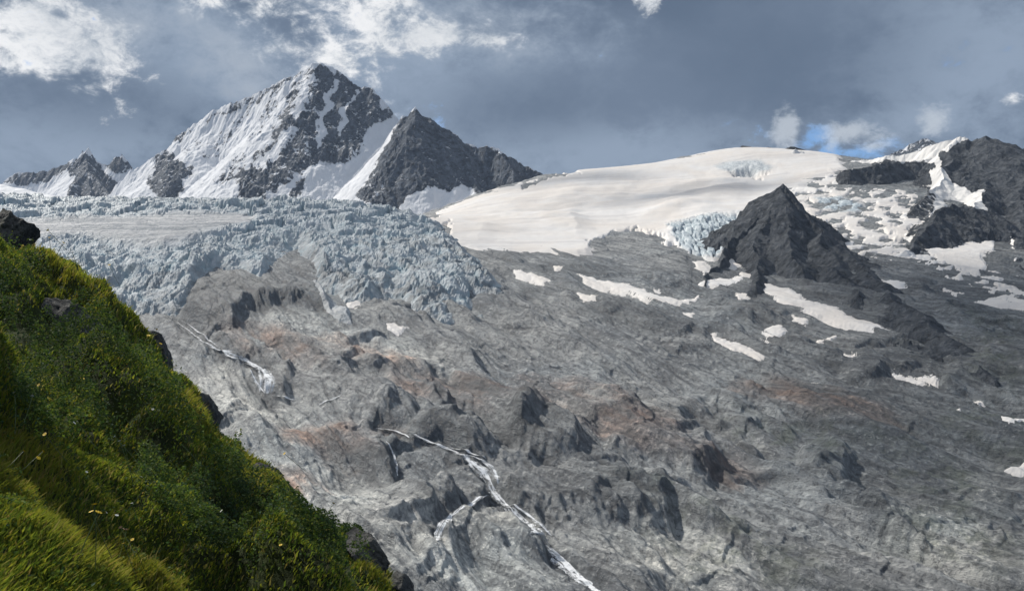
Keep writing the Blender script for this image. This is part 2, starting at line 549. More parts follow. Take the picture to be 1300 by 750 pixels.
# rounded knolls and steps of the slabs: (outline in plan as seen from the hut path, height, softness)
KNOLLS = [
    ([(400, 545), (455, 535), (505, 555), (512, 590), (500, 612), (460, 600), (415, 580)], 13, 12),
    ([(415, 515), (450, 497), (500, 490), (520, 520), (500, 545), (440, 535)], 10, 12),
    ([(520, 490), (580, 478), (650, 492), (700, 520), (690, 560), (660, 585), (640, 560), (590, 530), (535, 515)], 15, 13),
    ([(500, 560), (545, 520), (600, 535), (640, 570), (690, 590), (640, 592), (560, 575)], 12, 10),
    ([(690, 520), (745, 500), (815, 515), (830, 545), (780, 555), (730, 560)], 9, 12),
    ([(640, 545), (690, 525), (740, 560), (745, 590), (670, 590)], 13, 7),
    ([(760, 545), (830, 530), (900, 545), (930, 590), (900, 620), (830, 600), (770, 590)], 14, 12),
    ([(545, 600), (590, 592), (618, 615), (622, 640), (600, 650), (550, 640)], 9, 6),
    ([(640, 610), (700, 590), (790, 605), (850, 640), (860, 680), (780, 670), (690, 650), (645, 640)], 15, 9),
    ([(1010, 560), (1050, 552), (1085, 585), (1085, 620), (1050, 622), (1015, 600)], 12, 9),
    ([(1000, 620), (1080, 625), (1150, 670), (1190, 720), (1110, 690), (1020, 650)], 12, 8),
    ([(900, 490), (960, 480), (970, 520), (930, 530), (890, 515)], 8, 9),
    ([(420, 452), (500, 440), (560, 455), (550, 480), (470, 478)], 7, 9),
    ([(285, 382), (350, 375), (420, 400), (500, 430), (480, 445), (400, 440), (330, 420)], 8, 9),
    ([(205, 415), (250, 412), (290, 440), (300, 462), (250, 460), (208, 440)], 6, 6),
    ([(275, 448), (330, 440), (375, 470), (362, 500), (345, 502), (318, 480), (290, 466)], 12, 5),
    ([(345, 440), (420, 455), (520, 510), (480, 525), (400, 500)], 7, 9),
    ([(248, 352), (330, 362), (404, 366), (424, 404), (350, 390), (318, 400), (296, 424), (262, 424), (226, 410)], 20, 6),
    ([(880, 380), (980, 372), (1050, 400), (1010, 430), (900, 420)], 10, 10),
    ([(1180, 430), (1260, 440), (1290, 480), (1210, 490)], 9, 10),
    ([(600, 660), (660, 655), (720, 700), (690, 715), (620, 700)], 6, 8),
    ([(430, 650), (520, 640), (560, 690), (500, 715), (430, 700)], 5, 10),
]


_lu = np.arange(-400, 1720, 6.0); _lv = np.geomspace(380, 3600, 420)
_LY, _LU = np.meshgrid(_lv, _lu, indexing='ij')
_LZ = BASE((_LU - 650) / FPX * _LY, _LY)


def base_z(X, Y):
    fu = np.clip((X / Y * FPX + 650.0 - _lu[0]) / 6.0, 0, len(_lu) - 1.001)
    fv = np.clip(np.log(Y / 380.0) / math.log(3600 / 380.0) * (len(_lv) - 1), 0, len(_lv) - 1.001)
    i = fv.astype(int); j = fu.astype(int); a = fv - i; b = fu - j
    return (_LZ[i, j] * (1 - a) * (1 - b) + _LZ[i + 1, j] * a * (1 - b) + _LZ[i, j + 1] * (1 - a) * b + _LZ[i + 1, j + 1] * a * b)


def in_plan(X, Y):
    """plan map of the basin floor: bearing and height angle of each point as seen from the path"""
    z0 = base_z(X, Y)
    return X / Y * FPX + 650.0, HZ - z0 / Y * FPX, z0


D1 = [(985, 250), (1010, 236), (1030, 222), (1048, 205), (1062, 214), (1064, 240), (1100, 240), (1156, 241), (1166, 250), (1178, 262), (1178, 276), (1164, 300), (1142, 306), (1160, 316),
      (1186, 326), (1206, 336), (1230, 345), (1262, 348), (1285, 360), (1330, 372), (1330, 396), (1280, 388), (1256, 374), (1228, 362), (1196, 346), (1160, 334), (1120, 327), (1090, 331), (1062, 312), (1040, 292), (1016, 270)]


PATCHES = [
    ([(1168, 316), (1200, 315), (1226, 308), (1262, 304), (1264, 320), (1246, 326), (1256, 340), (1240, 350), (1214, 345), (1190, 331)], 'forked snow patch under the dark rock bluff at the right edge'),
    ([(1230, 382), (1250, 379), (1276, 370), (1310, 384), (1310, 396), (1266, 389)], 'long snow patch at the right edge below the snow basin'),
    ([(964, 359), (985, 365), (1006, 370), (1030, 384), (1060, 388), (1076, 400), (1100, 405), (1130, 415), (1138, 422), (1110, 419), (1080, 416), (1060, 411), (1040, 403), (1010, 393), (985, 386), (970, 376)], 'long curved snow apron along the foot of the dark pyramid'),
    ([(1080, 339), (1095, 350), (1112, 362), (1140, 358), (1160, 362), (1130, 370), (1110, 373), (1095, 362)], 'hooked snow patch on the right flank of the dark pyramid'),
    ([(920, 328), (950, 324), (953, 334), (926, 341)], 'small snow patch tight against the left foot of the dark pyramid'),
    ([(884, 362), (900, 355), (946, 351), (941, 362), (906, 368), (888, 367)], 'jagged snow patch left of the dark pyramid, below the hanging blue ice'),
    ([(932, 374), (957, 371), (959, 378), (936, 382)], 'little snow scrap just above the tip of the long pyramid apron'),
    ([(732, 347), (760, 355), (800, 362), (830, 375), (860, 382), (890, 376), (888, 384), (852, 392), (826, 386), (790, 371), (746, 361)], 'long drooping snow band on grey rock below the rock island'),
    ([(880, 333), (895, 333), (905, 345), (896, 350), (884, 345)], 'narrow snow strip under the hanging blue ice'),
    ([(652, 342), (680, 349), (702, 356), (690, 359), (655, 347)], 'thin snow streak below the left corner of the wide snowfield'),
    ([(734, 374), (760, 377), (757, 382), (738, 380)], 'tiny snow streak under the long drooping snow band'),
    ([(904, 431), (940, 440), (974, 455), (966, 459), (930, 450), (908, 437)], 'slanting snow patch alone on the dark rock below the pyramid apron'),
    ([(962, 420), (985, 417), (1004, 423), (980, 434), (966, 429)], 'compact snow patch between the slanting patch and the pyramid apron'),
    ([(1035, 430), (1060, 425), (1058, 436), (1038, 436)], 'small snow spot right of the compact patch, below the pyramid apron'),
    ([(1012, 482), (1035, 485), (1058, 494), (1040, 494)], 'thin snow sliver low in the middle of the right hand slope'),
    ([(1129, 476), (1150, 481), (1191, 485), (1189, 492), (1160, 491), (1135, 485)], 'wedge shaped snow patch on the dark slope right of the thin sliver'),
    ([(1268, 526), (1300, 527), (1282, 536)], 'small snow patch at the right edge, upper of the two low ones'),
    ([(1276, 591), (1320, 580), (1320, 602)], 'lowest snow patch, cut by the right edge'),
    ([(1209, 521), (1222, 516), (1220, 524)], 'tiniest snow dot left of the two low patches at the right edge'),
    ([(1072, 449), (1084, 455), (1076, 458)], 'snow speck on the dark slope below the end of the pyramid apron'),
    ([(438, 381), (466, 373), (460, 385), (444, 389)], 'snow patch on dark rock beside the grey ice tongue'),
    ([(491, 411), (519, 415), (506, 421), (496, 419)], 'small snow patch on the slabs below the icefall'),
    ([(1006, 404), (1030, 408), (1024, 413), (1008, 410)], 'thin snow scrap just below the upper part of the pyramid apron'),
    ([(826, 366), (842, 368), (838, 373)], 'snow scrap above the right end of the long drooping band'),
    ([(700, 336), (716, 339), (708, 342)], 'tiny white fleck at the foot of the wide snowfield'),
    ([(940, 346), (958, 348), (954, 354), (942, 352)], 'snow spot in the notch at the left foot of the pyramid'),
    ([(1112, 318), (1140, 320), (1150, 328), (1128, 327)], 'thin snow streak beside the lower edge of the snow basin'),
    ([(1200, 366), (1222, 370), (1216, 375), (1202, 372)], 'small snow streak below the basin tail near the right edge'),
    ([(1250, 402), (1275, 405), (1268, 409)], 'faint snow streak on dark scree at the right edge under the long patch'),
    ([(866, 398), (884, 400), (876, 404)], 'snow fleck under the right end of the long drooping band'),
    ([(1235, 508), (1246, 506), (1244, 511)], 'pinpoint of snow above the upper low patch at the right edge'),
    ([(553, 373), (574, 371), (572, 376), (556, 378)], 'small snow remnant on the ribbed right part of the icefall'),
]
_fu = np.arange(800, 1340, 2.0) - 390; _fv = np.arange(300, 620, 2.0)
_fu = np.arange(410, 1340, 2.0)
_FU, _FV = np.meshgrid(_fu, _fv)
_FLAT = np.full(_FU.shape, -99.0)
for _q, _l in PATCHES + [(D1, '')]:
    _FLAT = np.maximum(_FLAT, poly_sd(_FU, _FV, _q))
_FLAT = sst(-16, 1, _FLAT)


def gentle(px, py):
    """1 where old snow lies: hollows without steps"""
    i = np.clip(np.round((py - _fv[0]) / 2).astype(int), 0, len(_fv) - 1)
    j = np.clip(np.round((px - _fu[0]) / 2).astype(int), 0, len(_fu) - 1)
    return _FLAT[i, j]


def relief(X, Y, px, py):
    """large and small roughness of the slabs"""
    ca, sa = math.cos(STRIKE), math.sin(STRIKE)
    wx = fbm(X / 160, Y / 160, 3, 5) * 46; wy = fbm(X / 160 + 9, Y / 160, 3, 8) * 46
    a = (X + wx * .8) * ca + (Y + wy * .8) * sa
    b = -(X + wx * .8) * sa + (Y + wy * .8) * ca
    L = (ridged(b / 120, a / 420, 2, 11) - .5) * 15 + (billow(b / 70, a / 230, 2, 21) - .25) * 22
    wq = fbm(px / 30, py / 22, 3, 77) * 7
    wr = fbm(px / 30 + 30, py / 22, 3, 78) * 5
    for poly, h, soft in KNOLLS:
        P = np.asarray(poly, float)
        x0, y0 = P.min(0) - 20; x1, y1 = P.max(0) + 20
        sel = (px > x0) & (px < x1) & (py > y0) & (py < y1)
        if not sel.any():
            continue
        sd = poly_sd((px + wq)[sel], (py + wr)[sel], poly)
        v = np.clip((py[sel] - P[:, 1].min()) / (np.ptp(P[:, 1]) * .65), 0, 1)
        L[sel] += h * 1.2 * np.minimum(sst(-3, soft * 2.0, sd), v * .9 + .1)
    # plucked lee sides: long gentle backs that break off towards the valley
    u1 = a / 120 + 1.5 * fbm(b / 75, a / 120, 3, 91)
    s1 = u1 - np.floor(u1)
    m1 = sst(-.25, .35, fbm(b / 110 + 4, a / 150, 2, 92))
    u2 = a / 38 + 1.4 * fbm(b / 26, a / 40, 3, 93)
    s2 = u2 - np.floor(u2)
    m2 = sst(-.3, .3, fbm(b / 50 + 4, a / 60, 2, 94))
    g_ = 1 - .9 * gentle(px, py)
    L = L * (.35 + .65 * g_) + g_ * (12 * m1 * (s1 - sst(.72, 1, s1)) + 2.6 * m2 * (s2 - sst(.76, 1, s2)))
    k = sst(1700, 600, Y) * .6 + .4
    a0 = X * ca + Y * sa + wx * .35; b0 = -X * sa + Y * ca + wy * .35
    brk = sst(-.25, .3, fbm(b / 90, a / 160, 3, 95))
    S = (billow(b / 26, a / 110, 2, 31) - .25) * 5.0 * (.4 + .6 * brk)
    S += (ridged(b0 / 52, a0 / 600, 2, 46) - .55) * 9.0 + (ridged(b0 / 22, a0 / 300, 3, 43) - .55) * 6.5 * (.5 + .5 * brk) + (ridged(b0 / 7.5, a0 / 95, 2, 44) - .55) * 2.6
    f1, f2, cid = worley(b / 8.5 + fbm(X / 30, Y / 30, 2, 3), a / 17, 51)
    S += brk * (cid - .5) * 1.2 * sst(0, .25, f2 - f1)
    S += fbm(X / 4.5, Y / 4.5, 3, 61) * .9
    return L * k, S * k


def surf_ice_band(py):
    return sst(340, 300, py)


ICE = [(-250, 250), (0, 250), (430, 256), (470, 262), (520, 270), (560, 289), (592, 318), (625, 352), (648, 384), (630, 392), (600, 386), (560, 398), (545, 394),
       (522, 388), (500, 374), (482, 378), (470, 388), (440, 382), (424, 372), (404, 366), (392, 342), (376, 322), (354, 332), (345, 356),
       (330, 363), (310, 353), (275, 346), (258, 356), (250, 385), (225, 409), (195, 416), (150, 400), (80, 390), (-250, 380)]
ICE_TONGUE = [(396, 362), (406, 368), (424, 384), (442, 400), (447, 416), (432, 414), (414, 402), (402, 384)]
SNOWFIELD = [(524, 288), (556, 268), (600, 249), (640, 236), (690, 224), (720, 212), (800, 204), (870, 197), (930, 182), (1000, 182), (1034, 188), (1062, 196), (1075, 215),
             (1030, 232), (1008, 247), (975, 258), (945, 285), (918, 328), (905, 334), (890, 326), (862, 320), (848, 327), (828, 310), (800, 294), (765, 304), (748, 322),
             (735, 326), (700, 323), (650, 320), (604, 323), (578, 308), (552, 294)]
BLUE = [(842, 286), (868, 280), (900, 276), (945, 270), (938, 290), (917, 326), (896, 332), (866, 320), (852, 300)]
GREYICE = [(905, 212), (930, 205), (965, 204), (982, 215), (975, 222), (940, 226), (912, 222)]

uu = np.arange(-130, 1431, 1.2)
ctrl_py = np.array([800, 650, 540, 450, 380, 325, 270, 215, 175]); ctrl_Y = np.array([530, 690, 838, 990, 1175, 1420, 1820, 2600, 3150])
NR = 720
yy = np.interp(np.linspace(800, 175, NR), ctrl_py[::-1], ctrl_Y[::-1].astype(float))
kern = np.ones(41) / 41.0
yy = np.convolve(np.pad(yy, 20, mode='reflect', reflect_type='odd'), kern, mode='valid')
GY, GU = np.meshgrid(yy, uu, indexing='ij')
GX = (GU - 650) / FPX * GY
PX, PY, Z0 = in_plan(GX, GY)
LG, SM = relief(GX, GY, PX, PY)
ZT = Z0 + LG + SM

# under ice and snow the bed is smoother
ice_sd = poly_sd(PX + fbm(GX / 40, GY / 40, 4, 301) * 9, PY + fbm(GX / 40, GY / 40, 4, 302) * 7, ICE)
snow_sd = poly_sd(PX + fbm(GX / 70, GY / 70, 4, 311) * 8, PY + fbm(GX / 70, GY / 70, 4, 312) * 4, SNOWFIELD)
cover = np.maximum(sst(4, 26, ice_sd), sst(4, 20, snow_sd))
ZT = Z0 + (LG + SM) * (1 - .75 * cover) - 9 * sst(6, 26, snow_sd) - 7 * sst(2, 12, snow_sd) * sst(230, 215, PY)
RUNS = [[(520, 552), (570, 570), (612, 596), (628, 625), (656, 652), (690, 686), (722, 716), (760, 754)], [(628, 628), (586, 646), (567, 664), (556, 686)], [(226, 410), (258, 434), (290, 448), (326, 464), (346, 486), (342, 502)],
        [(478, 544), (520, 556)], [(490, 560), (505, 604)], [(282, 447), (314, 462)]]


def run_dist(px, py):
    d = np.full(px.shape, 1e9)
    for r in RUNS:
        for (ax, ay), (bx, by) in zip(r[:-1], r[1:]):
            ex, ey = bx - ax, by - ay
            t = np.clip(((px - ax) * ex + (py - ay) * ey) / (ex * ex + ey * ey), 0, 1)
            d = np.minimum(d, np.hypot(px - ax - t * ex, py - ay - t * ey))
    return d


rd = run_dist(PX, PY)
ZT = ZT - 5.0 * np.exp(-(rd / 9) ** 2)


def blob(px, py, cx, cy, rx, ry, tilt=0.0, n=None):
    ct, st = math.cos(tilt), math.sin(tilt)
    dx, dy = px - cx, py - cy
    r = np.hypot((dx * ct + dy * st) / rx, (-dx * st + dy * ct) / ry)
    return np.clip(1.25 - r + (n if n is not None else 0), 0, 1)


nz_ = fbm(GX / 60, GY / 60, 4, 400) * .9
pale = np.zeros_like(PX); rust = np.zeros_like(PX); dark = np.zeros_like(PX); green = np.zeros_like(PX)
for b in [(300, 520, 130, 50, .2), (420, 635, 170, 60, .3), (330, 600, 110, 50, .3), (300, 470, 70, 30, .3), (560, 720, 150, 60, .2), (385, 428, 60, 18, .35), (640, 700, 90, 50, .5), (420, 430, 110, 22, .3),
          (860, 700, 120, 40, .3), (1250, 620, 60, 40, .3), (520, 450, 60, 20, .3), (1200, 690, 80, 50, .3)]:
    pale = np.maximum(pale, blob(PX, PY, *b, nz_) * .9)
for b in [(440, 565, 55, 26, .2), (590, 505, 110, 26, .2), (800, 545, 80, 30, .3), (1000, 505, 60, 22, .2), (470, 455, 70, 16, .2), (390, 555, 40, 20, .1), (345, 440, 70, 20, .35),
          (700, 500, 60, 22, .2), (490, 552, 30, 10, 0), (900, 590, 60, 25, .3), (380, 620, 40, 16, .2), (1080, 520, 70, 18, .3)]:
    rust = np.maximum(rust, blob(PX, PY, *b, nz_))
for b in [(455, 580, 52, 20, .3), (660, 555, 32, 32, .2), (680, 560, 70, 26, .3), (335, 490, 28, 14, .4), (285, 395, 50, 26, .4), (330, 380, 60, 20, .2), (390, 386, 45, 20, .4), (1045, 590, 35, 28, .7),
          (1120, 670, 90, 22, .65), (610, 505, 60, 22, .35), (900, 600, 45, 25, .5), (800, 645, 90, 28, .25), (1200, 640, 60, 18, .6), (1180, 440, 160, 60, .5), (1150, 520, 260, 130, .3), (1240, 290, 120, 90, .2), (1120, 380, 160, 50, .3), (1000, 385, 150, 45, .1), (1170, 430, 150, 55, .5), (320, 380, 70, 28, .2), (1240, 380, 120, 60, .2), (1000, 410, 120, 26, .2),
          (900, 350, 60, 20, .2), (1090, 370, 90, 30, .3), (1250, 480, 80, 60, .3), (650, 625, 26, 14, .2), (540, 655, 22, 12, .3), (720, 340, 110, 16, .1), (800, 400, 120, 22, .2)]:
    dark = np.maximum(dark, blob(PX, PY, *b, nz_) * .9)
for b in [(1270, 450, 70, 60, .3), (1260, 545, 60, 40, .3), (1180, 600, 90, 40, .3), (1230, 690, 90, 60, .2), (1000, 560, 120, 30, .3), (950, 700, 160, 40, .3)]:
    green = np.maximum(green, blob(PX, PY, *b, nz_) * .42)
wet = sst(17, 5, rd + fbm(PX / 9, PY / 9, 3, 411) * 9)
dark = np.maximum(dark, .85 * wet); pale = pale * (1 - wet)
step = sst(-5, 6, poly_sd(PX + nz_ * 6, PY + nz_ * 4, [(262, 350), (345, 362), (400, 368), (422, 404), (350, 398), (300, 414), (270, 426), (230, 412), (252, 385)]))
dark = np.maximum(dark, .9 * step); pale = pale * (1 - step); rust = rust * (1 - .7 * step)
zone = np.stack([pale, rust, dark], -1)
keep = ~((GY > 1900) & (PX < 430) & (Z0 < 150))
terrain = grid_obj('terrain', GX, GY, ZT, M_ROCK, {'zone': zone, 'green': green}, smooth=True)
tag(terrain, 'bare grey and rust brown glacier polished rock slabs below the ice', 'rock slope', kind='structure')

# ------------------------------------------------------------------ glacier icefall
sel = (uu > -120) & (uu < 670)
rows = (yy > 1000) & (yy < 2000)
ix = np.ix_(rows, sel)
X, Y, px, py, z0, sd = GX[ix], GY[ix], PX[ix], PY[ix], Z0[ix], ice_sd[ix]
wx = fbm(X / 45, Y / 45, 3, 501) * 16; wy = fbm(X / 45, Y / 45, 3, 502) * 16
SHELF = [(-250, 290), (60, 292), (110, 288), (220, 284), (300, 283), (330, 288), (318, 300), (260, 312), (210, 325), (160, 322), (110, 314), (40, 318), (-250, 320)]
shelf = sst(-3, 7, poly_sd(px + wx * .4, py + wy * .12, SHELF))
drape = sst(-10, 25, poly_sd(px, py, [(380, 320), (430, 330), (470, 300), (560, 300), (680, 370), (660, 420), (520, 420), (400, 380)]))
f1, f2, c1 = worley((X + wx * .8) / 36, (Y + wy * .8) / 30, 511)
g1, g2, c2 = worley((X + wx * 1.4) / 10, (Y + wy * 1.4) / 13, 521)
crk = 1 - sst(0, .16, f2 - f1)
crk2 = 1 - sst(0, .22, g2 - g1)
swell = fbm(X / 120, Y / 90, 3, 537) * 16
tilt = ((X + wx) / 36 % 1 - .5) * (c1 - .3) * 10
blocks = (c1 - .5) * 11 - crk * 8 + tilt * .7 + (c2 - .5) * 2.6 * (c1 > .4) - crk2 * 1.2
ribs = (ridged((X + wx * 2.2) / 22, (Y + wy) / 130, 4, 533) - .55) * 12 * (.35 + 1.0 * sst(-.3, .4, fbm(X / 90, Y / 70, 2, 538))) + (c2 - .5) * 1.0 - crk2 * .5 + (c1 - .5) * 2.5 - crk * 2.0
low = sst(292, 325, py)
blocks = blocks * (1 - low) + ribs * low
ca, sa = math.cos(STRIKE), math.sin(STRIKE)
a_ = (X + wx) * ca + (Y + wy) * sa; b_ = -(X + wx) * sa + (Y + wy) * ca
flutes = (ridged(b_ / 26, a_ / 120, 4, 531) - .5) * 13 + (c1 - .5) * 5 - crk * 3 + (c2 - .5) * 1.4 - crk2 * .8
fine = ridged(X / 7, Y / 9, 3, 541) * 1.3
amp = (1 - shelf)
front = sst(22, 6, sd)
zi = z0 + np.clip(sd * 1.3, -16, 20) - 9 * low * amp * sst(420, 330, px) + swell * amp * sst(3, 20, sd) + amp * ((blocks * (1 - drape) + flutes * drape) * (.55 + .45 * sst(2, 16, sd)) + fine) + shelf * (fbm(X / 30, Y / 12, 3, 551) * 2.4)
crev = np.clip(np.maximum(crk, crk2 * .6) * amp, 0, 1) * .6 + .35 * sst(.58, .8, fbm(X / 60, Y / 60, 3, 560) * .5 + .5) * amp
dirt = np.clip(drape * .85 * sst(-.25, .35, fbm(b_ / 22, a_ / 110, 4, 571)) + front * .25 + low * .50 * sst(-.1, .45, fbm((X + wx) / 24, (Y + wy) / 110, 4, 572)) + blob(px, py, 240, 380, 60, 40) * .6 + blob(px, py, 130, 370, 40, 12) * .8, 0, 1)
kp = sd > -9
ice = grid_obj('glacier', X, Y, zi, M_ICE, {'zone': np.stack([crev, shelf, dirt], -1)}, keep=kp, smooth=False)
tag(ice, 'broken blue grey icefall hanging over the rock slabs on the left', 'glacier')


# ------------------------------------------------------------------ local cover: snow patches, ice tongue, big snowfield
def local_cover(name, poly, mat, thick=2.2, grow=.55, res=1.0, wob=3.0, seed=1, keep_small=.35, holes=0.0, extra=None, smooth=True):
    P = np.asarray(poly, float)
    x0, y0 = P.min(0) - 8; x1, y1 = P.max(0) + 8
    inside = (PX > x0) & (PX < x1) & (PY > y0) & (PY < y1)
    r = np.where(inside.any(1))[0]
    ya, yb = yy[r[0]], yy[r[-1]]
    u = np.arange(x0, x1 + res, res)
    v = np.linspace(ya, yb, max(6, int((y1 - y0) / res * 1.4)))
    Yl, U = np.meshgrid(v, u, indexing='ij'); Xl = (U - 650) / FPX * Yl
    px, py, z0 = in_plan(Xl, Yl)
    L, S = relief(Xl, Yl, px, py)
    sd = poly_sd(px + fbm(px / 14, py / 9, 4, seed) * wob * 2, py + fbm(px / 14, py / 9, 4, seed + 50) * wob, poly)
    z = z0 + L + S * keep_small + np.clip(sd * grow, -5, thick) + fbm(Xl / 16, Yl / 16, 3, seed + 7) * .35
    if holes:
        z -= holes * sst(-.12, .38, fbm(px / 24 + py / 30, py / 7, 4, seed + 90))
    at = {'zone': np.zeros(Xl.shape + (3,))}
    if extra:
        at['zone'] = extra(px, py, Xl, Yl)
    return grid_obj(name, Xl, Yl, z, mat, at, keep=sd > -5, smooth=smooth)


sel = (uu > 505) & (uu < 1090)
rows = (yy > 1280) & (yy < 3000)
ix = np.ix_(rows, sel)
X, Y, px, py, z0, sd = GX[ix], GY[ix], PX[ix], PY[ix], Z0[ix], snow_sd[ix]
blue = sst(-2, 6, poly_sd(px + fbm(X / 30, Y / 30, 3, 602) * 5, py + fbm(X / 30, Y / 30, 3, 603) * 4, BLUE))
gice = sst(-2, 5, poly_sd(px, py + fbm(X / 40, Y / 40, 3, 603) * 3, GREYICE))
f1, f2, c1 = worley(X / 12, Y / 40, 611)
cz = z0 + np.clip(sd * .8, -14, 3.5) + 9 * sst(10, 60, sd) + fbm(X / 190, Y / 130, 3, 621) * 20 * sst(5, 60, sd) * sst(205, 235, py) + fbm(X / 40, Y / 40, 3, 622) * 1.2
cz += blue * ((c1 - .5) * 7 - (1 - sst(0, .2, f2 - f1)) * 6) + gice * (ridged(X / 60, Y / 40, 3, 631) - .6) * 6
crossing = sst(.62, .7, ridged(X / 240, Y / 60, 2, 641)) * sst(300, 288, py)
cz -= crossing * .5
# rock islands that stick out of the snow
ISLES = [[(746, 312), (770, 299), (800, 290), (836, 299), (862, 314), (858, 326), (820, 326), (780, 320)], [(660, 237), (685, 225), (720, 217), (732, 221), (700, 226), (668, 240)],
         [(925, 222), (945, 218), (978, 221), (968, 229), (935, 230)], [(556, 288), (575, 284), (568, 296), (560, 300)], [(540, 276), (552, 270), (556, 275), (545, 281)]]
for i, isl in enumerate(ISLES):
    s_ = poly_sd(px + fbm(px / 12, py / 8, 4, 650 + i) * 14, py + fbm(px / 12, py / 8, 4, 660 + i) * 8, isl)
    cz -= 16 * sst(-2, 5, s_)
snowfield = grid_obj('snowfield', X, Y, cz, M_SNOW, {'zone': np.stack([np.maximum(blue, gice * .7), gice * .3, 0 * blue], -1)}, keep=sd > -9, smooth=True)
tag(snowfield, 'wide cream white snowfield rising smoothly to the rounded skyline', 'snowfield')
# ------------------------------------------------------------------ mountains
def dense(poly, step=2.0):
    """(px, py, Y) ridge line -> world points"""
    out = []
    for (a, b) in zip(poly[:-1], poly[1:]):
        a = np.array(a, float); b = np.array(b, float)
        n = max(2, int(np.hypot(*(b - a)[:2]) / step))
        for t in np.linspace(0, 1, n, endpoint=False):
            out.append(a + (b - a) * t)
    out.append(np.array(poly[-1], float))
    return np.array(out)


def mountain(name, label, cat, mat, px0, px1, Y0, Y1, floor_py, ridges, nu, nv, seed, rough, snow_fn, tooth=3.0, warp=18.0, back=1.1, gully=24.0):
    """height field under a set of ridge lines; ridges: (points, slope, curve)"""
    u = np.linspace(px0, px1, nu)
    v = np.linspace(Y0, Y1, nv)
    Yg, U = np.meshgrid(v, u, indexing='ij')
    Xg = (U - 650) / FPX * Yg
    wx = fbm(Xg / 90, Yg / 90, 4, seed) * warp; wy = fbm(Xg / 90, Yg / 90, 4, seed + 3) * warp
    H = np.full(Xg.shape, -1e9); D = np.full(Xg.shape, 1e9)
    for pts, slope, curve, tk in ridges:
        R = dense(pts, 3.0)
        wxyz = np.stack(W(R[:, 0], R[:, 1], R[:, 2]), -1)
        l = np.concatenate([[0], np.cumsum(np.hypot(np.diff(wxyz[:, 0]), np.diff(wxyz[:, 2])))])
        zr = wxyz[:, 2] + tk * tooth * (ridged(l / 16, l * 0 + seed, 3, seed + 9, .6) - .62)
        for i in range(len(wxyz) - 1):
            ax, ay = wxyz[i, :2]; bx, by = wxyz[i + 1, :2]
            ex, ey = bx - ax, by - ay
            xx = Xg + wx; yy_ = Yg + wy
            t = np.clip(((xx - ax) * ex + (yy_ - ay) * ey) / (ex * ex + ey * ey + 1e-9), 0, 1)
            d = np.hypot(xx - ax - t * ex, yy_ - ay - t * ey)
            s = np.where(yy_ > ay + t * ey, slope * back, slope)
            h = zr[i] + (zr[i + 1] - zr[i]) * t - s * d / (1 + d * curve)
            H = np.maximum(H, h); D = np.minimum(D, d)
    k = sst(0, 60, D)
    amp = rough * (.25 + .75 * k)
    gul = ridged((Xg + wx) / 70, (Yg + wy) / 150, 5, seed + 21) - .55
    rk = ridged((Xg + wx * .6) / 20, (Yg + wy * .6) / 34, 4, seed + 31) - .55
    px = U; py = HZ - H / Yg * FPX
    snow = snow_fn(px, py, Xg, Yg)
    bare = 1 - np.clip(snow, 0, 1)
    Z = H + amp * (gul * gully * (.35 + .65 * bare) + rk * 11 * (.12 + .88 * bare))
    zf = (HZ - floor_py) / FPX * Yg
    Z = np.maximum(Z, zf - 60)
    o = grid_obj(name, Xg, Yg, Z, mat, {'snow': snow}, smooth=False)
    tag(o, label, cat, kind='structure')
    return o


def painted(polys_rock, seed, base=1.25, rockv=-.05, soft=6.0, wob=7.0, polys_snow=(), mixed=()):
    """snow cover: generous everywhere but in the listed rock faces; mixed faces keep snow in the cracks"""
    def f(px, py, X, Y):
        qx = px + fbm(px / 16, py / 16, 4, seed) * wob * 2
        qy = py + fbm(px / 16 + 40, py / 16, 4, seed + 1) * wob * 1.6
        s = np.full(px.shape, base)
        for p, val in mixed:
            s = s + (val - s) * sst(-soft, soft, poly_sd(qx, qy, p))
        for p in polys_rock:
            s = s + (rockv - s) * sst(-soft, soft, poly_sd(qx, qy, p))
        for p in polys_snow:
            s = s + (1.3 - s) * sst(-soft * .6, soft * .6, poly_sd(qx, qy, p))
        return s
    return f


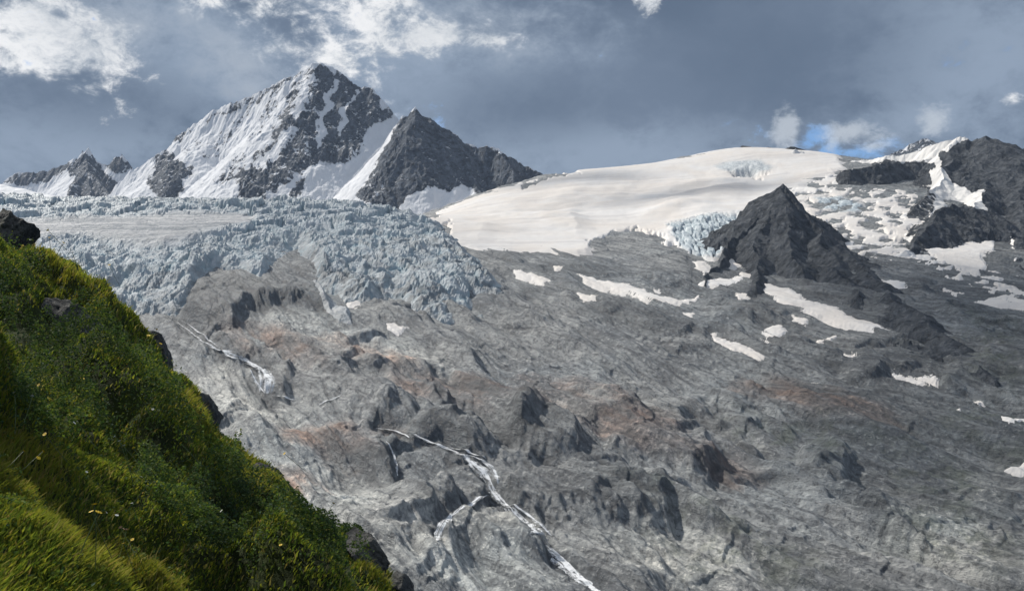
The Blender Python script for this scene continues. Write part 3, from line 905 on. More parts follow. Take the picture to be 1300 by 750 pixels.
# the big snowy granite peak
CH_RIDGE = [(150, 236, 3950), (163, 222, 3930), (178, 211, 3900), (198, 196, 3880), (216, 186, 3860), (219, 176, 3860), (232, 167, 3840), (250, 154, 3800), (270, 141, 3770), (290, 133, 3740),
            (305, 128, 3720), (320, 120, 3700), (335, 114, 3680), (350, 105, 3660), (365, 97, 3640), (378, 94, 3630), (390, 86, 3620), (397, 80, 3610), (405, 79, 3600), (418, 83, 3590),
            (430, 89, 3580), (440, 97, 3570), (450, 105, 3560), (460, 112, 3550), (468, 109, 3545), (478, 118, 3530), (490, 130, 3510), (498, 143, 3490), (506, 154, 3470), (540, 190, 3450), (620, 250, 3450)]
ch = mountain('mountain', 'tall snowy granite peak, the highest on the skyline', 'peak', M_PEAK, 110, 640, 2950, 4000, 262, [
    (CH_RIDGE, 1.75, .00025, 1),
    ([(398, 81, 3610), (386, 120, 3520), (366, 150, 3430), (345, 185, 3350), (318, 218, 3270), (286, 262, 3150)], 1.25, .0003, .8),
    ([(440, 97, 3570), (432, 140, 3480), (412, 195, 3380), (378, 234, 3270), (335, 270, 3160)], 1.3, .0003, .8),
    ([(472, 112, 3540), (462, 150, 3460), (452, 182, 3390), (430, 205, 3320)], 1.4, .0003, .8),
    ([(232, 167, 3840), (214, 200, 3700), (205, 232, 3560), (196, 268, 3420)], 1.2, .0003, .8),
    ([(270, 160, 3720), (258, 185, 3620), (246, 206, 3540)], 1.0, .0003, .3),
    ([(394, 222, 3240), (378, 240, 3180), (362, 266, 3100)], 1.2, .0003, .6),
    ([(460, 245, 3150), (442, 262, 3080)], 1.0, .0003, .6),
], 900, 420, 900, 1.35, painted([
    [(392, 90), (420, 84), (446, 102), (468, 110), (500, 146), (494, 152), (472, 156), (456, 186), (440, 180), (432, 172), (428, 200), (410, 206), (396, 200), (388, 182), (400, 150), (404, 120)],
    [(372, 132), (392, 128), (396, 160), (376, 200), (350, 214), (330, 228), (312, 240), (292, 232), (304, 216), (330, 196), (350, 176), (352, 160)],
    [(388, 196), (410, 192), (404, 208), (372, 226), (344, 246), (325, 264), (296, 264), (306, 240), (340, 222), (366, 206)],
    [(194, 200), (212, 190), (242, 212), (236, 238), (218, 264), (192, 264), (190, 226)],
    [(384, 222), (396, 224), (384, 244), (366, 264), (352, 264), (370, 240)],
    [(214, 188), (218, 172), (240, 160), (238, 168), (222, 184)],
    [(432, 172), (450, 182), (462, 186), (436, 206), (414, 208), (424, 190)],
    [(448, 132), (478, 130), (498, 146), (476, 152), (456, 180), (440, 176)],
], 910, rockv=.20, mixed=[
    ([(352, 116), (362, 112), (340, 150), (318, 182), (310, 178), (334, 146)], .50),
    ([(322, 128), (331, 124), (302, 162), (284, 186), (277, 180)], .52),
    ([(376, 104), (387, 100), (374, 134), (352, 162), (345, 158)], .48),
    ([(300, 196), (318, 190), (300, 222), (278, 240), (272, 232)], .52),
    ([(240, 160), (300, 130), (345, 107), (392, 82), (398, 92), (352, 116), (310, 138), (262, 156)], .55),
    ([(392, 86), (440, 96), (500, 150), (470, 160), (430, 190), (400, 200), (340, 230), (300, 245), (340, 180), (372, 130)], .50),
    ([(250, 176), (285, 176), (284, 205), (250, 206), (232, 192)], .70),
    ([(440, 240), (480, 215), (500, 250), (470, 270), (430, 268)], .8),
], polys_snow=[[(393, 92), (398, 96), (386, 135), (374, 152), (370, 144)], [(426, 100), (431, 104), (412, 150), (405, 190), (399, 186), (404, 145)], [(455, 118), (441, 140), (436, 170), (431, 172), (433, 140)], [(372, 160), (378, 164), (352, 196), (330, 214), (326, 208)]]), tooth=15)

# the darker pointed peak in front of it
SP_RIDGE = [(486, 186, 2960), (500, 164, 2940), (511, 146, 2920), (520, 148, 2915), (527, 136, 2900), (535, 145, 2895), (545, 149, 2890), (556, 158, 2885), (570, 165, 2880), (580, 172, 2875), (590, 181, 2870),
            (601, 182, 2865), (607, 187, 2860), (618, 186, 2855), (628, 187, 2850), (640, 194, 2840), (655, 202, 2830), (668, 210, 2820), (684, 217, 2800), (700, 224, 2790), (730, 236, 2760)]
mountain('mountain', 'dark pointed rock peak dusted with snow right of the tallest peak', 'peak', M_PEAK, 420, 745, 2430, 3080, 285, [
    (SP_RIDGE, 1.6, .0003, 1),
    ([(511, 148, 2920), (492, 188, 2850), (470, 222, 2780), (444, 256, 2700)], 1.4, .0003, .7),
    ([(527, 136, 2900), (528, 180, 2800), (520, 225, 2700), (500, 275, 2570)], 1.2, .0003, .8),
    ([(580, 172, 2875), (590, 205, 2790), (600, 230, 2720), (612, 246, 2660)], 1.2, .0003, .7),
    ([(632, 188, 2848), (650, 215, 2770), (655, 235, 2700)], 1.2, .0003, .7),
    ([(556, 158, 2885), (562, 200, 2790), (570, 228, 2720)], 1.1, .0003, .6),
], 620, 420, 950, .9, painted([
    [(600, 184), (640, 194), (700, 224), (660, 240), (610, 252), (590, 235), (588, 205)],
    [(505, 155), (528, 138), (600, 184), (596, 235), (540, 246), (505, 280), (470, 275), (490, 240), (480, 215)],
], 960, base=1.1, rockv=.06, mixed=[([(511, 150), (528, 138), (600, 184), (560, 235), (500, 270), (440, 262), (470, 220)], .28)],
   polys_snow=[[(505, 264), (520, 250), (542, 238), (562, 239), (592, 253), (566, 262), (540, 266), (515, 272)], [(420, 250), (450, 246), (470, 262), (478, 275), (420, 280)]], wob=4, soft=4), tooth=10, warp=14)

# the far jagged crest on the left
LF = [(-20, 242, 4500), (4, 232, 4500), (15, 222, 4500), (25, 218, 4500), (40, 220, 4480), (60, 217, 4460), (80, 209, 4440), (94, 201, 4420), (99, 207, 4420), (105, 191, 4400), (109, 198, 4400), (112, 187, 4400), (119, 199, 4390), (128, 207, 4380),
      (140, 209, 4360), (148, 199, 4350), (156, 197, 4340), (163, 206, 4320), (172, 215, 4300), (190, 228, 4300)]
mountain('mountain', 'far jagged crest with a needle tower at the left of the skyline', 'peak', M_PEAK, -40, 215, 3850, 4600, 262, [
    (LF, 1.6, .0002, 1),
    ([(110, 196, 4400), (112, 216, 4250), (114, 240, 4120), (116, 268, 4000)], 1.1, .0003, .8),
    ([(112, 185, 4402), (113, 187, 4402)], 5.0, .0001, 0), ([(105, 189, 4403), (106, 191, 4403)], 5.0, .0001, 0), ([(97, 199, 4421), (98, 200, 4421)], 4.5, .0001, 0), ([(154, 195, 4342), (156, 196, 4342)], 4.0, .0001, 0),
    ([(112, 216, 4250), (92, 236, 4130), (78, 262, 4000)], 1.1, .0003, .7),
    ([(112, 216, 4250), (134, 240, 4130), (148, 262, 4000)], 1.1, .0003, .7),
], 520, 260, 1010, 1.0, painted([
    [(84, 214), (108, 190), (120, 200), (150, 236), (146, 262), (78, 262), (90, 232)],
    [(0, 230), (30, 216), (92, 204), (90, 216), (50, 236), (20, 236)], [(130, 208), (152, 196), (170, 212), (150, 220)],
], 1020, rockv=.25, base=1.2, wob=4, soft=4, polys_snow=[[(56, 238), (84, 222), (94, 222), (84, 248), (60, 248)]]), tooth=16, warp=12)

# smooth white dome at the left edge
mountain('mountain', 'smooth white snow dome at the left edge behind the icefall', 'snow dome', M_SNOWC, -160, 130, 1900, 2500, 275, [
    ([(-200, 222, 2350), (-60, 229, 2350), (0, 234, 2340), (40, 242, 2330), (70, 249, 2320), (100, 256, 2300), (130, 266, 2300)], .35, .0003, 0),
], 200, 160, 1040, .10, lambda px, py, X, Y: np.full(px.shape, 1.3), tooth=0)

# dark rock pyramid that splits the snow on the right
PY_L = [(985, 234, 1560), (972, 252, 1540), (958, 272, 1515), (940, 296, 1470), (924, 318, 1410), (908, 338, 1340), (888, 358, 1250)]
PY_R = [(985, 234, 1560), (998, 246, 1535), (1012, 258, 1512), (1024, 272, 1488), (1044, 292, 1445), (1066, 314, 1395), (1090, 336, 1310), (1120, 360, 1190), (1160, 394, 1072), (1210, 436, 968), (1256, 474, 890)]
PY_C = [(985, 234, 1560), (990, 262, 1500), (1000, 302, 1410), (1024, 352, 1265), (1056, 400, 1085), (1090, 440, 985)]
mountain('mountain', 'steep dark rock pyramid standing between the snowfield and the snow basin', 'peak', M_DARK, 850, 1300, 850, 1680, 560, [
    (PY_L, 2.1, .0003, .8), (PY_R[:6], 1.5, .0003, .8), (PY_R[5:], .62, .0003, .5), (PY_C[:4], .85, .0003, .6),
    ([(968, 262, 1525), (960, 312, 1410), (962, 366, 1215)], .85, .0003, .5),
    ([(1044, 292, 1445), (1064, 340, 1290), (1084, 372, 1170)], .75, .0003, .5),
], 640, 560, 1110, .95, lambda px, py, X, Y: np.full(px.shape, -.9), tooth=11, warp=22, back=1.0, gully=15)

# broken ridge that closes the basin on the right
RR = [(1012, 190, 2480), (1040, 197, 2440), (1064, 206, 2360), (1090, 203, 2320), (1120, 199, 2260), (1150, 196, 2220), (1180, 187, 2180), (1205, 178, 2140), (1216, 174, 2120), (1226, 174, 2110), (1236, 178, 2100), (1255, 172, 2080),
      (1270, 177, 2060), (1285, 184, 2050), (1300, 188, 2040), (1340, 196, 2000), (1400, 190, 1980)]
mountain('mountain', 'broken dark ridge with snow ledges closing the basin on the right', 'ridge', M_DARK, 1000, 1420, 1150, 2560, 400, [
    (RR, .95, .0003, .8),
    ([(1216, 174, 2120), (1205, 205, 2020), (1192, 235, 1890), (1160, 264, 1690)], .75, .0003, .6),
    ([(1255, 172, 2080), (1258, 220, 1940), (1240, 256, 1740), (1205, 288, 1560), (1156, 322, 1385)], .62, .0003, .8),
    ([(1285, 184, 2050), (1300, 250, 1760), (1300, 310, 1470), (1285, 364, 1200)], .62, .0003, .8),
    ([(1180, 200, 2120), (1120, 208, 2080), (1070, 216, 2050)], 1.2, .0003, .4),
    ([(1146, 318, 1395), (1184, 272, 1560), (1215, 257, 1600), (1255, 267, 1590), (1296, 292, 1540)], .85, .0003, .6),
    ([(1340, 196, 2000), (1350, 290, 1520), (1360, 370, 1150)], .62, .0003, .8),
], 720, 560, 1150, .9, painted([
    [(1062, 224), (1090, 210), (1130, 206), (1186, 207), (1192, 222), (1162, 236), (1100, 239), (1066, 239)],
    [(1190, 190), (1216, 182), (1255, 170), (1420, 180), (1420, 420), (1296, 380), (1290, 305), (1256, 268), (1240, 246), (1212, 232), (1196, 212)],
    [(1150, 312), (1186, 270), (1216, 257), (1256, 270), (1282, 290), (1290, 350), (1262, 346), (1258, 312), (1230, 305), (1200, 320), (1168, 326)],
    [(1014, 222), (1026, 204), (1058, 198), (1058, 206), (1030, 220)],
], 1160, base=1.0, rockv=-.6, wob=4, soft=3, polys_snow=[[(1120, 203), (1190, 188), (1214, 176), (1222, 174), (1214, 184), (1192, 196), (1150, 206)],
    [(1180, 212), (1196, 216), (1212, 232), (1236, 246), (1252, 240), (1242, 262), (1204, 256), (1182, 242)]],
   mixed=[([(1150, 236), (1190, 215), (1190, 240), (1176, 300), (1150, 300)], .2), ([(1020, 250), (1140, 250), (1150, 330), (1060, 300)], .75)]), tooth=8, warp=30, gully=7)

mountain('mountain', 'faint far grey crag behind the right hand ridge against the clouds', 'peak', M_PEAK, 1120, 1240, 3350, 3700, 215, [
    ([(1120, 200, 3550), (1150, 187, 3530), (1164, 178, 3520), (1176, 175, 3510), (1186, 180, 3500), (1200, 188, 3500), (1240, 205, 3500)], 1.0, .0003, 1),
], 160, 120, 1190, .8, lambda px, py, X, Y: np.full(px.shape, .35), tooth=10, warp=10)


# ------------------------------------------------------------------ snow of the right hand basin and the single snow patches
def basin_zone(px, py, X, Y):
    b = sst(-2, 4, poly_sd(px + fbm(X / 30, Y / 30, 3, 6) * 6, py + fbm(X / 30, Y / 30, 3, 7) * 4, [(1034, 254), (1070, 250), (1100, 262), (1096, 272), (1060, 270), (1040, 266)]))
    return np.stack([b, b * .3, 0 * b], -1)


o = local_cover('snowfield', D1, M_SNOW, thick=2.2, grow=.35, res=.8, wob=6, seed=1301, keep_small=.0, holes=6.5, extra=basin_zone)
tag(o, 'patchy snow basin with scattered rocks right of the dark pyramid', 'snowfield')

for i, (p, lab) in enumerate(PATCHES):
    r_ = .7
    o = local_cover('snow_patch', p, M_SNOW, thick=1.3, grow=.4, res=r_, wob=3.2, seed=1400 + i * 7, keep_small=.6)
    tag(o, lab, 'snow patch', group='snow patches left on the bare rock')
o = local_cover('glacier', ICE_TONGUE, M_ICE, thick=5, grow=1.0, res=.8, wob=3, seed=1601, keep_small=.3,
                extra=lambda px, py, X, Y: np.stack([0 * px, 0 * px + .55, .45 + 0 * px], -1), smooth=False)
tag(o, 'narrow pale grey ice tongue lying on rock below the icefall', 'glacier')

# ------------------------------------------------------------------ waterfalls and streams on the slabs
def hit_terrain(px, py):
    """first point of the built rock surface along a line of sight"""
    j = int(np.clip(round((px - uu[0]) / (uu[1] - uu[0])), 0, len(uu) - 1))
    e = HZ - ZT[:, j] / GY[:, j] * FPX
    k = np.argmax(e <= py)
    if k > 0:
        t = (e[k - 1] - py) / (e[k - 1] - e[k] + 1e-9)
        Y = GY[k - 1, j] + t * (GY[k, j] - GY[k - 1, j])
    else:
        Y = GY[0, j]
    return np.array([(px - 650) / FPX * Y, Y, (HZ - py) / FPX * Y])


def ground_z(x, y):
    i = np.clip(np.interp(y, yy, np.arange(len(yy))), 0, len(yy) - 1.01)
    j = np.clip((x / y * FPX + 650 - uu[0]) / (uu[1] - uu[0]), 0, len(uu) - 1.01)
    a, b = i % 1, j % 1; i, j = int(i), int(j)
    return (ZT[i, j] * (1 - a) + ZT[i + 1, j] * a) * (1 - b) + (ZT[i, j + 1] * (1 - a) + ZT[i + 1, j + 1] * a) * b


def water_mat():
    m, T = new_mat('white_water')
    G = T.node('ShaderNodeNewGeometry')
    P = G.outputs['Position']
    side = T.m('ABSOLUTE', attr(T, 'side'))
    fv = T.node('ShaderNodeCombineXYZ', {0: T.m('MULTIPLY', attr(T, 'side'), 3.2), 1: T.m('MULTIPLY', attr(T, 'run'), .035), 2: T.m('MULTIPLY', attr(T, 'wid'), 3.0)}).outputs[0]
    f = T.noise(fv, 1.5, 5, .70, .6)
    f2 = T.noise(P, .16, 5, .72, .3)
    k = T.m('ADD', T.m('ADD', T.m('MULTIPLY', T.m('SUBTRACT', f, .5), 4.2), T.m('MULTIPLY', T.m('SUBTRACT', f2, .5), 2.4)), T.m('SUBTRACT', .95, T.m('MULTIPLY', side, 1.3)))
    k = T.ss(k, .0, 1.0)
    col = T.mix(T.ss(f2, .35, .60), (.58, .61, .63), (.88, .89, .90))
    b = T.node('ShaderNodeBsdfPrincipled', {'Base Color': col, 'Roughness': .5, 'Alpha': k})
    bn = T.node('ShaderNodeBump', {'Height': f, 'Strength': .4, 'Distance': 1.0}); T.l.new(bn.outputs[0], b.inputs['Normal'])
    o = T.node('ShaderNodeOutputMaterial'); T.l.new(b.outputs[0], o.inputs[0])
    return m


M_WATER = water_mat()


def stream(name, pts, label, cat, parent=None, lift=.5):
    """pts: (px, py, width in metres); a rounded ribbon of water draped over the rock"""
    P = np.array(pts, float)
    l = np.concatenate([[0], np.cumsum(np.hypot(np.diff(P[:, 0]), np.diff(P[:, 1])))])
    n = max(6, int(l[-1] / 1.3))
    q = np.linspace(0, l[-1], n)
    px = np.interp(q, l, P[:, 0]) + fbm(q / 9, q * 0 + len(label), 3, 71) * 2.2
    py = np.interp(q, l, P[:, 1]); w = np.interp(q, l, P[:, 2])
    c = np.array([hit_terrain(a, b) for a, b in zip(px, py)])
    for _ in range(30):
        c[1:-1] = (c[:-2] + 2 * c[1:-1] + c[2:]) / 4
    zt = np.array([ground_z(q_[0], q_[1]) for q_ in c])
    c[:, 2] = np.maximum(zt, .35 * zt + .65 * c[:, 2])
    for _ in range(3):
        c[1:-1, 2] = (c[:-2, 2] + 2 * c[1:-1, 2] + c[2:, 2]) / 4
    tg = np.gradient(c, axis=0)
    sd = np.stack([tg[:, 1], -tg[:, 0]], -1); sd /= np.linalg.norm(sd, axis=1, keepdims=True) + 1e-9
    # mostly across the line of sight so that steep falls keep their breadth
    sd = sd * np.sign(sd[:, :1] + 1e-9)
    sd = sd * .4 + np.array([[.9, 0]]); sd /= np.linalg.norm(sd, axis=1, keepdims=True)
    rows = []
    k = 11
    s = np.linspace(-1, 1, k)
    w = np.clip(np.minimum(q, l[-1] - q) / 12 + .3, 0, 1) * 1.75 * w * (.85 + .4 * np.abs(fbm(q / 5, q * 0 + 3, 3, 72)))
    V = np.zeros((n, k, 3))
    for i_, a in enumerate(s):
        V[:, i_, 0] = c[:, 0] + sd[:, 0] * a * w / 2
        V[:, i_, 1] = c[:, 1] + sd[:, 1] * a * w / 2 - .8
        V[:, i_, 2] = c[:, 2] + lift * (1 - .5 * a * a)
    run = np.concatenate([[0], np.cumsum(np.linalg.norm(np.diff(c, axis=0), axis=1))])
    o = mesh_obj(name, V.reshape(-1, 3), grid_faces(n, k).reshape(-1, 4), M_WATER, {'side': np.tile(s, (n, 1)).ravel(), 'run': np.repeat(run, k), 'wid': np.full(n * k, len(name + label) * .37 + px[0])}, smooth=True)
    if parent is None:
        tag(o, label, cat)
    else:
        o.parent = parent
    return o


wf = stream('waterfall', [(520, 552, 2.5), (545, 560, 4), (570, 570, 6), (592, 580, 8), (612, 596, 9), (622, 610, 10), (628, 625, 11), (636, 634, 12), (656, 652, 11), (672, 668, 12), (690, 686, 13), (706, 702, 13), (722, 716, 14), (738, 732, 14), (760, 754, 15)],
            'long white waterfall running down the middle of the rock slabs', 'waterfall')
for q in ([(596, 578, 3), (618, 586, 4), (630, 600, 5), (632, 615, 4)], [(628, 628, 3), (606, 634, 5), (586, 646, 5), (572, 656, 4)], [(572, 652, 5), (567, 664, 7), (560, 676, 9), (556, 686, 7)],
          [(640, 640, 3), (664, 648, 4), (684, 664, 4), (700, 680, 3)], [(560, 566, 2), (590, 572, 3), (616, 582, 3)]):
    stream('water_strand', q, '', '', wf)
uw = stream('waterfall', [(226, 410, 1.5), (240, 420, 2), (258, 434, 2.5), (276, 444, 5), (290, 448, 10), (310, 456, 10), (326, 464, 9), (340, 474, 10), (344, 486, 11), (340, 500, 9)],
            'smaller fanned waterfall dropping over a dark step below the ice front', 'waterfall')
for q in ([(282, 447, 6), (296, 456, 6), (314, 462, 5)], [(328, 465, 4), (332, 478, 5), (331, 490, 5), (330, 497, 4)], [(336, 468, 3), (338, 482, 4), (336, 498, 4)], [(344, 474, 3), (350, 484, 4), (344, 500, 4)],
          [(318, 470, 3), (325, 484, 3), (336, 499, 3)], [(238, 411, 2), (256, 424, 3), (276, 440, 3)], [(346, 502, 4), (360, 504, 6), (374, 508, 5)]):
    stream('water_strand', q, '', '', uw)
stream('stream', [(478, 544, 2), (495, 545, 3), (508, 548, 4), (520, 556, 4)], 'short pale stream sliding between brown slabs above the long waterfall', 'stream')
stream('stream', [(490, 560, 1.5), (500, 575, 2), (503, 590, 2.2), (505, 604, 3)], 'thin side trickle falling over the purple brown rock hump', 'stream')
stream('stream', [(405, 514, 3), (420, 508, 4), (432, 502, 2)], 'short white stream at the foot of the blue grey slabs', 'stream')

# ------------------------------------------------------------------ green hillside the picture is taken from
SIL = np.array([(-420, -105), (-260, 30), (-120, 160), (-40, 296), (0, 316), (14, 317), (26, 317), (36, 318), (60, 325), (95, 346), (110, 361), (135, 373), (150, 400), (168, 410), (185, 421), (200, 440), (210, 468), (235, 486),
                (255, 510), (270, 545), (300, 571), (320, 588), (345, 596), (362, 611), (378, 638), (388, 655), (410, 660), (430, 663), (450, 671), (470, 684), (500, 716), (525, 748), (560, 790), (640, 880), (800, 1060), (1100, 1400)], float)
HB, HC, HH = .91, .345, 1.65


def crest(px):
    return np.interp(px, [-400, 0, 250, 525, 800, 1100], [44, 33, 24, 14.5, 11, 10])


def hill(x, y):
    px = x / y * FPX + 650
    R = crest(px)
    s = (HZ - np.interp(px, SIL[:, 0], SIL[:, 1])) / FPX
    t = x / y
    plane = -HB * t - HC
    r = s - plane + HH / R
    w = sst(.15, .95, y / R)
    z = -HH - HB * x - HC * y + y * r * w
    over = np.maximum(y - R, 0)
    z = z - over * over * .10 - over * .35
    k = np.clip(y / 9, .25, 1)
    fade = 1 - .75 * sst(.80, 1.0, y / R)
    n = fbm(x / 4.2 + .3 * y, y / 6.5, 3, 801) * 1.15 + fbm(x / 1.3, y / 1.6, 3, 811) * .34 + fbm(x / .5, y / .6, 2, 821) * .10
    ledge = fbm((x * .75 + y * .66) / 2.6, (-x * .66 + y * .75) / 7, 3, 831)
    n = n + (sst(-.1, .25, ledge) - .5) * .95
    return z + n * k * fade - .12 * k


def hill_hit(px, py):
    v = np.geomspace(2.2, crest(px) * 1.05, 900)
    z = hill((px - 650) / FPX * v, v)
    e = HZ - z / v * FPX
    k = int(np.argmax(e <= py))
    if k == 0 and e[0] > py:
        k = int(np.argmin(np.abs(e - py)))
    return np.array([(px - 650) / FPX * v[k], v[k], z[k]])


def soil_mat():
    m, T = new_mat('mossy_soil')
    P = T.node('ShaderNodeNewGeometry').outputs['Position']
    n = T.noise(P, 1.3, 6, .6); f = T.noise(P, 14, 6, .7)
    a = T.mix(T.ss(n, .35, .65), (.018, .026, .010), (.045, .060, .018))
    a = T.mix(T.m('MULTIPLY', T.ss(f, .5, .7), .6), a, (.085, .10, .035))
    finish(T, a, .9, f, .8, .06, .1)
    return m


hv = np.concatenate([np.geomspace(.7, 5, 60)[:-1], np.geomspace(5, 75, 380)])
hu = np.concatenate([np.linspace(-1500, -160, 90)[:-1], np.linspace(-160, 620, 480), np.linspace(620, 1500, 60)[1:]])
HYg, HUg = np.meshgrid(hv, hu, indexing='ij'); HXg = (HUg - 650) / FPX * HYg
HZg = hill(HXg, HYg)
hl = grid_obj('hillside', HXg, HYg, HZg, soil_mat(), smooth=True)
tag(hl, 'steep green hillside in front at the left', 'hillside', kind='structure')


def leaf_mat(name, trans=.35):
    m, T = new_mat(name)
    c = attr(T, 'tint', 'Color')
    d = T.node('ShaderNodeBsdfPrincipled', {'Base Color': c, 'Roughness': .7, 'Specular IOR Level': .08})
    t = T.node('ShaderNodeBsdfTranslucent', {'Color': T.mix(1.0, c, (1.25, 1.2, .6), 'MULTIPLY')})
    mx = T.node('ShaderNodeMixShader', {0: trans}); T.l.new(d.outputs[0], mx.inputs[1]); T.l.new(t.outputs[0], mx.inputs[2])
    o = T.node('ShaderNodeOutputMaterial'); T.l.new(mx.outputs[0], o.inputs[0])
    return m


M_LEAF = leaf_mat('green_leaf'); M_BLADE = leaf_mat('grass_blade', .4)
rng = np.random.default_rng(7)
# map of the bushy parts: (px, py of the slope, rx, ry, tilt)
BUSH = [(60, 440, 90, 45, .5), (150, 500, 90, 50, .7), (60, 540, 90, 40, .3), (210, 560, 60, 50, .8), (300, 640, 70, 45, .7), (400, 700, 75, 48, .6), (250, 690, 70, 40, .5), (210, 640, 50, 30, .6), (330, 720, 60, 35, .4), (440, 690, 45, 28, .6),
        (20, 370, 40, 40, .5), (130, 430, 40, 30, .6)]
DRY = [(70, 345, 40, 16, .75), (120, 385, 40, 16, .75), (240, 520, 40, 14, .8), (320, 600, 40, 14, .6), (410, 665, 40, 10, .2), (110, 690, 60, 22, .5), (160, 730, 70, 20, .3), (30, 600, 60, 40, .4), (480, 720, 30, 20, .8), (20, 560, 30, 30, .2)]


def slope_xy(n, y0=3.2):
    px = rng.uniform(-140, 575, n)
    R = crest(px)
    y = np.exp(rng.uniform(np.log(y0), np.log(R * 1.03)))
    return px, (px - 650) / FPX * y, y


def field(px, py, blobs, seed):
    o = np.zeros(px.shape); nn = fbm(px / 26, py / 20, 4, seed) * .9
    for b in blobs:
        o = np.maximum(o, blob(px, py, *b, nn))
    return o


def tints(n, cols, w):
    c = np.array(cols)[rng.choice(len(cols), n, p=np.array(w) / np.sum(w))]
    return c * rng.uniform(.72, 1.28, (n, 1)) * rng.uniform(.92, 1.08, (n, 3))


# ------------------------------------------------------------------ rocks in the hillside
def lichen_mat():
    m, T = new_mat('dark_lichen_rock')
    P = T.node('ShaderNodeNewGeometry').outputs['Position']
    n = T.noise(P, 1.6, 6, .62); f = T.noise(P, 9, 7, .68); v = T.noise(T.mapping(P, loc=(4, 2, 9)), 5.5, 5, .7, .6)
    a = T.mix(T.ss(n, .35, .65), (.040, .042, .042), (.105, .105, .10))
    a = T.mix(T.m('MULTIPLY', T.ss(v, .58, .68), .6), a, (.27, .28, .26))
    a = T.mix(T.m('MULTIPLY', T.ss(f, .5, .35), .8), a, (.018, .019, .020))
    a = T.mix(T.m('MULTIPLY', T.ss(T.noise(P, 2.6, 5, .7), .55, .66), .6), a, (.045, .060, .018))
    h = T.m('ADD', T.m('MULTIPLY', n, .5), T.m('MULTIPLY', f, .16))
    finish(T, a, .85, h, .9, .6, .2)
    return m


M_LICHEN = lichen_mat()
ROCKS = []


def off_rocks(x, y, z):
    ok = np.ones(x.shape, bool)
    for cx, cy, cz_, rx, ry, rz, rot in ROCKS:
        dx, dy, dz = x - cx, y - cy, z - cz_
        c, s = math.cos(rot), math.sin(rot)
        a, b = dx * c - dz * s, dx * s + dz * c
        q = (a / rx) ** 2 + (dy / (ry + .9)) ** 2 + (b / (rz + .15)) ** 2
        ok &= q > .85
        ok &= ~((dy < 0) & (dy > -4.5) & ((a / (rx * .85)) ** 2 + ((b + .1) / (rz * .9)) ** 2 < .8))
    return ok




def boulder(pxa, pya, rx, ry, rz, rot, seed, label, sink=.3, Yd=None, cat='rock'):
    import bmesh
    bm = bmesh.new(); bmesh.ops.create_icosphere(bm, subdivisions=5, radius=1.0)
    P = np.array([v.co for v in bm.verts]); faces = np.array([[v.index for v in f.verts] for f in bm.faces])
    bm.free()
    # facets: cut the ball by random planes, then roughen
    r = np.random.default_rng(seed)
    d = np.ones(len(P))
    for _ in range(11):
        nn = r.normal(size=3); nn /= np.linalg.norm(nn)
        k = P @ nn
        d = np.minimum(d, np.where(k > .05, r.uniform(.50, .90) / np.maximum(k, .05), 9))
    q = P * d[:, None]
    q = q * (1 + .10 * fbm(q[:, 0] * 2.2 + seed, q[:, 1] * 2.2 + q[:, 2] * 3.1, 4, seed) + .10 * (ridged(q[:, 0] * 2 + q[:, 2], q[:, 1] * 2 - q[:, 2] * 4, 3, seed + 1) - .5))[:, None]
    q = q * np.array([rx, ry, rz])
    c, s = math.cos(rot), math.sin(rot)
    q = np.stack([q[:, 0] * c + q[:, 2] * s, q[:, 1], -q[:, 0] * s + q[:, 2] * c], -1)
    o = mesh_obj('rock', q, faces, M_LICHEN, smooth=False)
    if Yd is None:
        p = hill_hit(pxa, pya)
    else:
        p = np.array(W(pxa, pya, Yd))
    o.location = (p[0], p[1], p[2] - sink * rz)
    ROCKS.append((p[0], p[1], p[2] - sink * rz, rx, ry, rz, rot))
    tag(o, label, cat, group='dark rocks in the green hillside')
    return o


boulder(2, 310, 1.05, 1.0, 1.35, .12, 11, 'dark blocky rock crowning the hillside at the left edge', 0, 29)
boulder(92, 418, 1.2, .9, .8, .75, 12, 'dark mossy outcrop below the crest, among low bushes', .5)
boulder(196, 450, .95, .7, .55, .95, 13, 'dark craggy rock on the steep part of the crest', .0, 25.0)
boulder(346, 626, .72, .6, .40, .85, 14, 'grey lichen spotted slab rock leaning on the crest, lower half of the slope', 0, 20.0)
boulder(470, 702, .52, .5, .24, .80, 15, 'jagged dark rock at the low end of the crest', 0, 15.6)
boulder(512, 744, .34, .4, .22, .8, 16, 'lowest dark rock of the crest, cut by the bottom edge', 0, 14.6)
boulder(100, 358, .22, .2, .17, .2, 17, 'small stone in the yellow grass near the top of the crest', 0, 28.0)
boulder(262, 524, .5, .5, .34, .95, 18, 'narrow dark rock face on the crest right above the lichen spotted slab', .0, 22.5)


for px_, py_, Y_, rx_, ry_, rz_, rot_, sd_, lab in [
        (862, 206, 2690, 22, 14, 7, .1, 41, 'dark rock lump on the skyline of the snowfield, leftmost of the five'),
        (902, 198, 2720, 15, 12, 6, .0, 42, 'small dark rock on the snow skyline, second from the left of the five'),
        (948, 188, 2740, 26, 14, 7, .2, 43, 'flat dark rock on the highest part of the snow skyline'),
        (976, 189, 2700, 17, 12, 6, .1, 44, 'small dark rock just right of the flat one on the snow skyline'),
        (1008, 192, 2600, 38, 20, 11, .2, 45, 'longest dark rock outcrop where the snow skyline drops to the blue gap')]:
    boulder(px_, py_, rx_, ry_, rz_, rot_, sd_, lab, .1, Y_)
    bpy.context.scene.collection.objects[-1]['group'] = 'rocks on the snow skyline'

